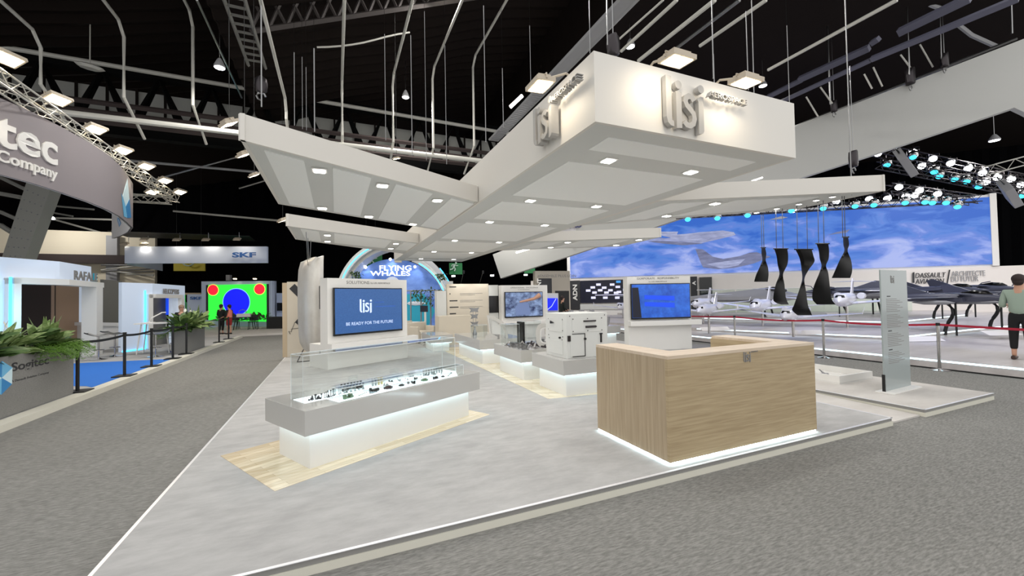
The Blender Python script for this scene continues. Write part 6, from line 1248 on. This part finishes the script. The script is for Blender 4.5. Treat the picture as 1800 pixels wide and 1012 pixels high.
tubeobj('cross_pipe', 'thin white pipe capping the dark lattice girder', 'pipe', [V((-13, 21, 11.3)), V((12, 21, 10.9))], .09, 'pipe_white', 8)
b = MB(); b.bb((-13, 22.4, 9.0), (12, 22.5, 10.9)); tag(b.build('clerestory_panel', 'concrete_white'), 'grey ribbed clerestory strip behind the dark girder', 'panel')
t = thing('lattice_girder', 'dark girder of broad slanting members below the roof', 'girder', (0, 21.2, 8.8))
b = MB(); b.bb((-13, 21.1, 8.5), (12, 21.5, 8.9)); b.bb((-13, 21.1, 11.0), (12, 21.5, 11.3)); b.build('chord', 'roof_dark', t)
for i in range(14):
    x0_ = -13+i*1.8; b = MB(); b.tube([V((x0_, 21.3, 8.8)), V((x0_+.9, 21.3, 11.1)), V((x0_+1.8, 21.3, 8.8))], .2, 4); b.build('web_member', 'roof_dark', t)
for i in range(26): b = MB(); b.box((-12.6+i*.97, 22.2, 9.95), (.08, .08, 1.9), 0); b.build('rib', 'roof', t)
for i in range(3): tubeobj('roof_rail', 'brown horizontal rail under the dark girder, %s of three' % ('upper', 'middle', 'lower')[i], 'rail', [V((-14, 19.5, 9.1-i*.35)), V((12, 19.5, 9.1-i*.35))], .1, 'beam_brown', 4)
for i in range(5): 
    x0_ = -8+i*3.6; tubeobj('tie_rod', 'thin diagonal tie rod below the cross pipe, %s from the left' % names[i], 'tie rod', [V((x0_, 24, 7.4)), V((x0_+3.6, 24, 9.0))], .05, 'steel'); 
tubeobj('cross_pipe', 'lower thin grey rail crossing behind the tie rods', 'pipe', [V((-9, 24, 8.3)), V((12, 24, 8.3))], .06, 'beam_grey')
tubeobj('cross_pipe', 'long thin white rail low at the back left of the hall', 'pipe', [at(305, 371, 24), at(505, 389, 24)], .06, 'pipe_white')
# lattice crossing under the gable
t = thing('gable_girder', 'dark riveted gable girder with crossed bars at the top of the picture', 'girder', pl(640, 33, (0, 14, 0), Y)); g0, g1 = pl(440, 55, (0, 14, 0), Y), pl(860, -8, (0, 14, 0), Y)
b = MB(); b.tube([g0, g1], .09, 4); b.tube([g0+V((0, 0, 1.1)), g1+V((0, 0, 1.1))], .09, 4); b.build('chord', 'girder_grey', t)
for i in range(16):
    p, q = g0.lerp(g1, i/16), g0.lerp(g1, (i+1)/16); b = MB(); b.tube([p, q+V((0, 0, 1.1))], .05, 4); b.tube([p+V((0, 0, 1.1)), q], .05, 4); b.build('cross_bar', 'girder_grey', t)
tubeobj('hanging_rope', 'pale rope sagging between two roof pipes', 'rope', [pl(557+i*20.4, [83, 82.5, 81, 78.5, 75, 70, 64.5, 60, 57][i], (0, 15, 0), Y) for i in range(9)], .03, 'pipe_white')
# long members running down the hall on the right
for i, (u0, v0, u1, v1, z, r_, m_, l_) in enumerate([(1092, 90, 1190, 0, 9.5, .05, 'pipe_white', 'first thin'), (1087, 70, 1166, 0, 9.5, .03, 'pipe_white', 'hair-thin'), (1122, 107, 1257, 0, 9.5, .06, 'pipe_white', 'second'), (1190, 84, 1300, 0, 9.5, .05, 'steel', 'dull third'), (1230, 81, 1347, 0, 9.5, .05, 'pipe_white', 'fourth'), (1350, 123, 1577, 0, 9.5, .05, 'pipe_white', 'fifth, above the sweep banner'), (1352, 121, 1575, -2, 9.7, .03, 'steel', 'sixth, close above the fifth')]):
    tubeobj('roof_line_pipe', l_+' pale line of pipe running away along the right roof', 'pipe', [gz(u0, v0, z), gz(u1, v1, z)], r_, m_)
for i, (u0, v0, u1, v1, z, r_, l_) in enumerate([(1350, 170, 1410, 140, 10, .16, 'short lower-left'), (1405, 140, 1528, 84, 10, .2, 'upper middle'), (1532, 76, 1545, 68, 10, .16, 'tiny broken'), (1580, 57, 1705, -4, 10, .22, 'upper right'), (1370, 180, 1530, 106, 9.5, .13, 'long lower left'), (1532, 104, 1790, -3, 9.5, .16, 'long lower right')]):
    tubeobj('roof_beam', l_+' pale lilac beam piece running along the dark right roof', 'beam', [gz(u0, v0, z), gz(u1, v1, z)], r_*.7, 'lilac_steel', 4)
for i, (pp, l_) in enumerate((([(1610, -2), (1640, 10), (1662, 18)], 'upper'), ([(1680, 40), (1708, 62), (1752, 82)], 'lower'))): tubeobj('curved_bracket', l_+' pale curved bracket on the dark right roof', 'bracket', [at(u, v, 16) for u, v in pp], .08, 'beam_grey')
t = thing('riveted_beam', 'long riveted beam with ladder-like cut-outs running away above the letters', 'beam', gz(1000, 120, 10)); r0, r1 = gz(868, 246, 9), gz(1112, -8, 9)
for off in (-.22, .22):
    b = MB(); b.tube([r0+V((off, 0, 0)), r1+V((off, 0, 0))], .05, 4); b.build('flange', 'beam_grey', t)
for i in range(34): p = r0.lerp(r1, i/34*.55); b = MB(); b.box(p, (.44, .1, .06)); b.build('rung', 'beam_grey', t) if i % 1 == 0 else None
b = MB(); p, q = r0.lerp(r1, .55), r1; b.prism([p+V((-.2, 0, 0)), p+V((.2, 0, 0)), q+V((.2, 0, 0)), q+V((-.2, 0, 0))], (0, 0, .04)); b.build('web_plate', 'beam_grey', t)
t = thing('cable_ladder', 'dark cable ladder hanging along the roof at the upper left', 'cable ladder', gz(430, 60, 9)); r0, r1 = pl(452, 118, (0, 16, 0), Y), pl(400, -40, (0, 7, 0), Y); r1.z = r0.z; r1.x = r0.x
for off in (-.25, .25): b = MB(); b.tube([r0+V((off, 0, 0)), V((r0.x+off, 6.5, r0.z))], .05, 4); b.build('side_rail', 'booth_grey', t)
for i in range(24): b = MB(); b.box(V((r0.x, 6.7+i*(r0.y-6.7)/24, r0.z)), (.5, .06, .05)); b.build('rung', 'booth_grey', t)
tubeobj('roof_line_pipe', 'thin pale conduit slanting past the small disc lamp at upper left', 'pipe', [gz(346, 0, 9.4), gz(425, 172, 9.4)], .03, 'steel')
# hoists
def hoist(lb, u, v, D, s=1): 
    p = at(u, v, D); t = thing('chain_hoist', lb, 'hoist', p); b = MB(); b.loft([[p+V((.17*s*c_*math.cos(a), .12*s*math.sin(a), z_*s)) for a in [k*math.pi/5 for k in range(10)]] for z_, c_ in ((-.3, .4), (-.25, 1), (.0, 1.2), (.2, 1), (.25, .4))]); b.build('body', 'dark_steel', t, True)
    b = MB(); b.tube([p+V((.1*math.cos(a), 0, -.42*s+.1*math.sin(a))) for a in [k*math.pi/4 for k in range(7)]], .025, 5); b.build('hook', 'steel', t); b = MB(); b.tube([p+V((0, 0, .2)), p+V((0, 0, 3.2))], .012, 4); b.build('chain', 'steel', t)
hoist('oval chain hoist hanging at the upper left of the canopy wing', 459, 148, 10.5, .75); hoist('dark motor hoist hanging behind the top of the front fascia', 1078, 78, 8.5, .8); hoist('dark motor hoist hanging below the sweep banner', 1500, 278, 14, 1.0); hoist('small hoist on the top edge of the sweep banner, left', 1466, 186, 17.5, .9); hoist('small hoist on the top edge of the sweep banner, middle', 1600, 133, 16.5, 1.2); hoist('small hoist on the top edge of the sweep banner, right', 1660, 105, 16, 1)
# vertical cables down to canopy and banners
cb = [(459, 10, 190, 8, .012), (517, 92, 222, 9, .008), (531, 100, 228, 9, .006), (538, 118, 230, 9, .006), (552, 85, 233, 9, .012), (676, 60, 248, 9.5, .008), (722, 62, 275, 9.5, .01), (746, 20, 284, 9.5, .006), (782, 80, 290, 10, .008), (850, 10, 252, 9, .01), (883, 120, 225, 8.5, .008), (931, 45, 160, 8, .006), (1035, 0, 95, 6, .006), (1066, 0, 80, 6, .01), (1250, 0, 140, 5.5, .008), (1254, 95, 148, 5.5, .006), (1311, 20, 160, 5.2, .006), (1320, 0, 165, 5.2, .006), (1383, 45, 183, 5.1, .004), (1454, 30, 185, 17, .03), (1484, 0, 345, 6.9, .009), (1593, 0, 133, 16, .02), (1650, 0, 105, 16, .02), (1776, 0, 60, 15, .03)]
for i, (u, v0, v1, D, r_) in enumerate(cb):
    tubeobj('hanging_cable', 'thin vertical steel cable hanging from the %s part of the roof' % ('left', 'middle', 'right')[0 if u < 700 else 1 if u < 1200 else 2], 'cable', [at(u, v0-(40 if v0 < 1 else 0), D), V((at(u, v0, D).x, at(u, v0, D).y, at(u, v1, D).z))], r_, 'steel', 5, 'vertical cables, %s' % ('left', 'middle', 'right')[0 if u < 700 else 1 if u < 1200 else 2])
    if v0 > 0: q_ = COL.objects[-1]; b = MB(); p_ = at(u, v0, D); b.tube([p_, V((p_.x, p_.y, 11))], .003, 4); b.build('upper_wire', 'roof_dark', q_)
for i, (u0, v0, u1, v1) in enumerate([(1417, 170, 1438, 205), (1442, 153, 1463, 182), (1519, 130, 1533, 156), (1535, 118, 1551, 152), (1583, 96, 1605, 125), (1617, 78, 1640, 118)]):
    tubeobj('stay_rod', 'short slanting stay rod above the sweep banner, %s from the left' % names[i], 'rod', [at(u0, v0, 16.5), at(u1, v1, 16.5)], .03, 'pipe_white')
# hall lamps
for i, (u, v, z, s, l_) in enumerate([(386, 119, 9.3, .45, 'at the upper left'), (713, 171, 10.3, .42, 'above the gap between canopy and left wing'), (1108, 82, 11.5, .5, 'behind the corner of the front fascia'), (1341, 151, 11.5, .5, 'right of the front fascia lamp'), (1748, 247, 9.0, .6, 'over the stage rig at the right'), (790, -8, 12, .5, 'at the very top of the picture')]):
    p = gz(u, v, z); t = thing('high_bay_lamp', 'round bright hall lamp '+l_, 'lamp', p); b = MB(); b.lathe([(.34*s, 0), (.36*s, .05), (.2*s, .22), (.1*s, .3)], p, 18); b.build('reflector', 'beam_grey', t, True); b = MB(); b.lathe([(.31*s, -.012), (.33*s, -.001)], p, 18); b.build('lens', 'lamp_cool', t); b = MB(); b.tube([p+V((0, 0, .3)), p+V((0, 0, 1.6))], .015, 4); b.build('rod', 'steel', t)
    light('high_bay_light', 'AREA', p-V((0, 0, .05)), 260, .6, aim=p-V((0, 0, 5)))
p = at(158, 117, 15); t = thing('unlit_lamp', 'unlit pale oblong hall lamp hanging at the upper left', 'lamp', p); m_ = MX.Translation(p) @ MX.Rotation(.12, 4, 'Y'); b = MB(m_); b.loft([[V((w_*c0[0], w_*c0[1]*.55, z_)) for c0 in [(math.cos(a), math.sin(a)) for a in [k*math.pi/4+.4 for k in range(8)]]] for z_, w_ in ((-.08, .3), (0, .44), (.07, .3))]); b.build('housing', 'pipe_white', t); b = MB(); b.tube([p+V((0, 0, .05)), p+V((0, 0, 2.2))], .02, 5); b.build('rod', 'pipe_white', t)
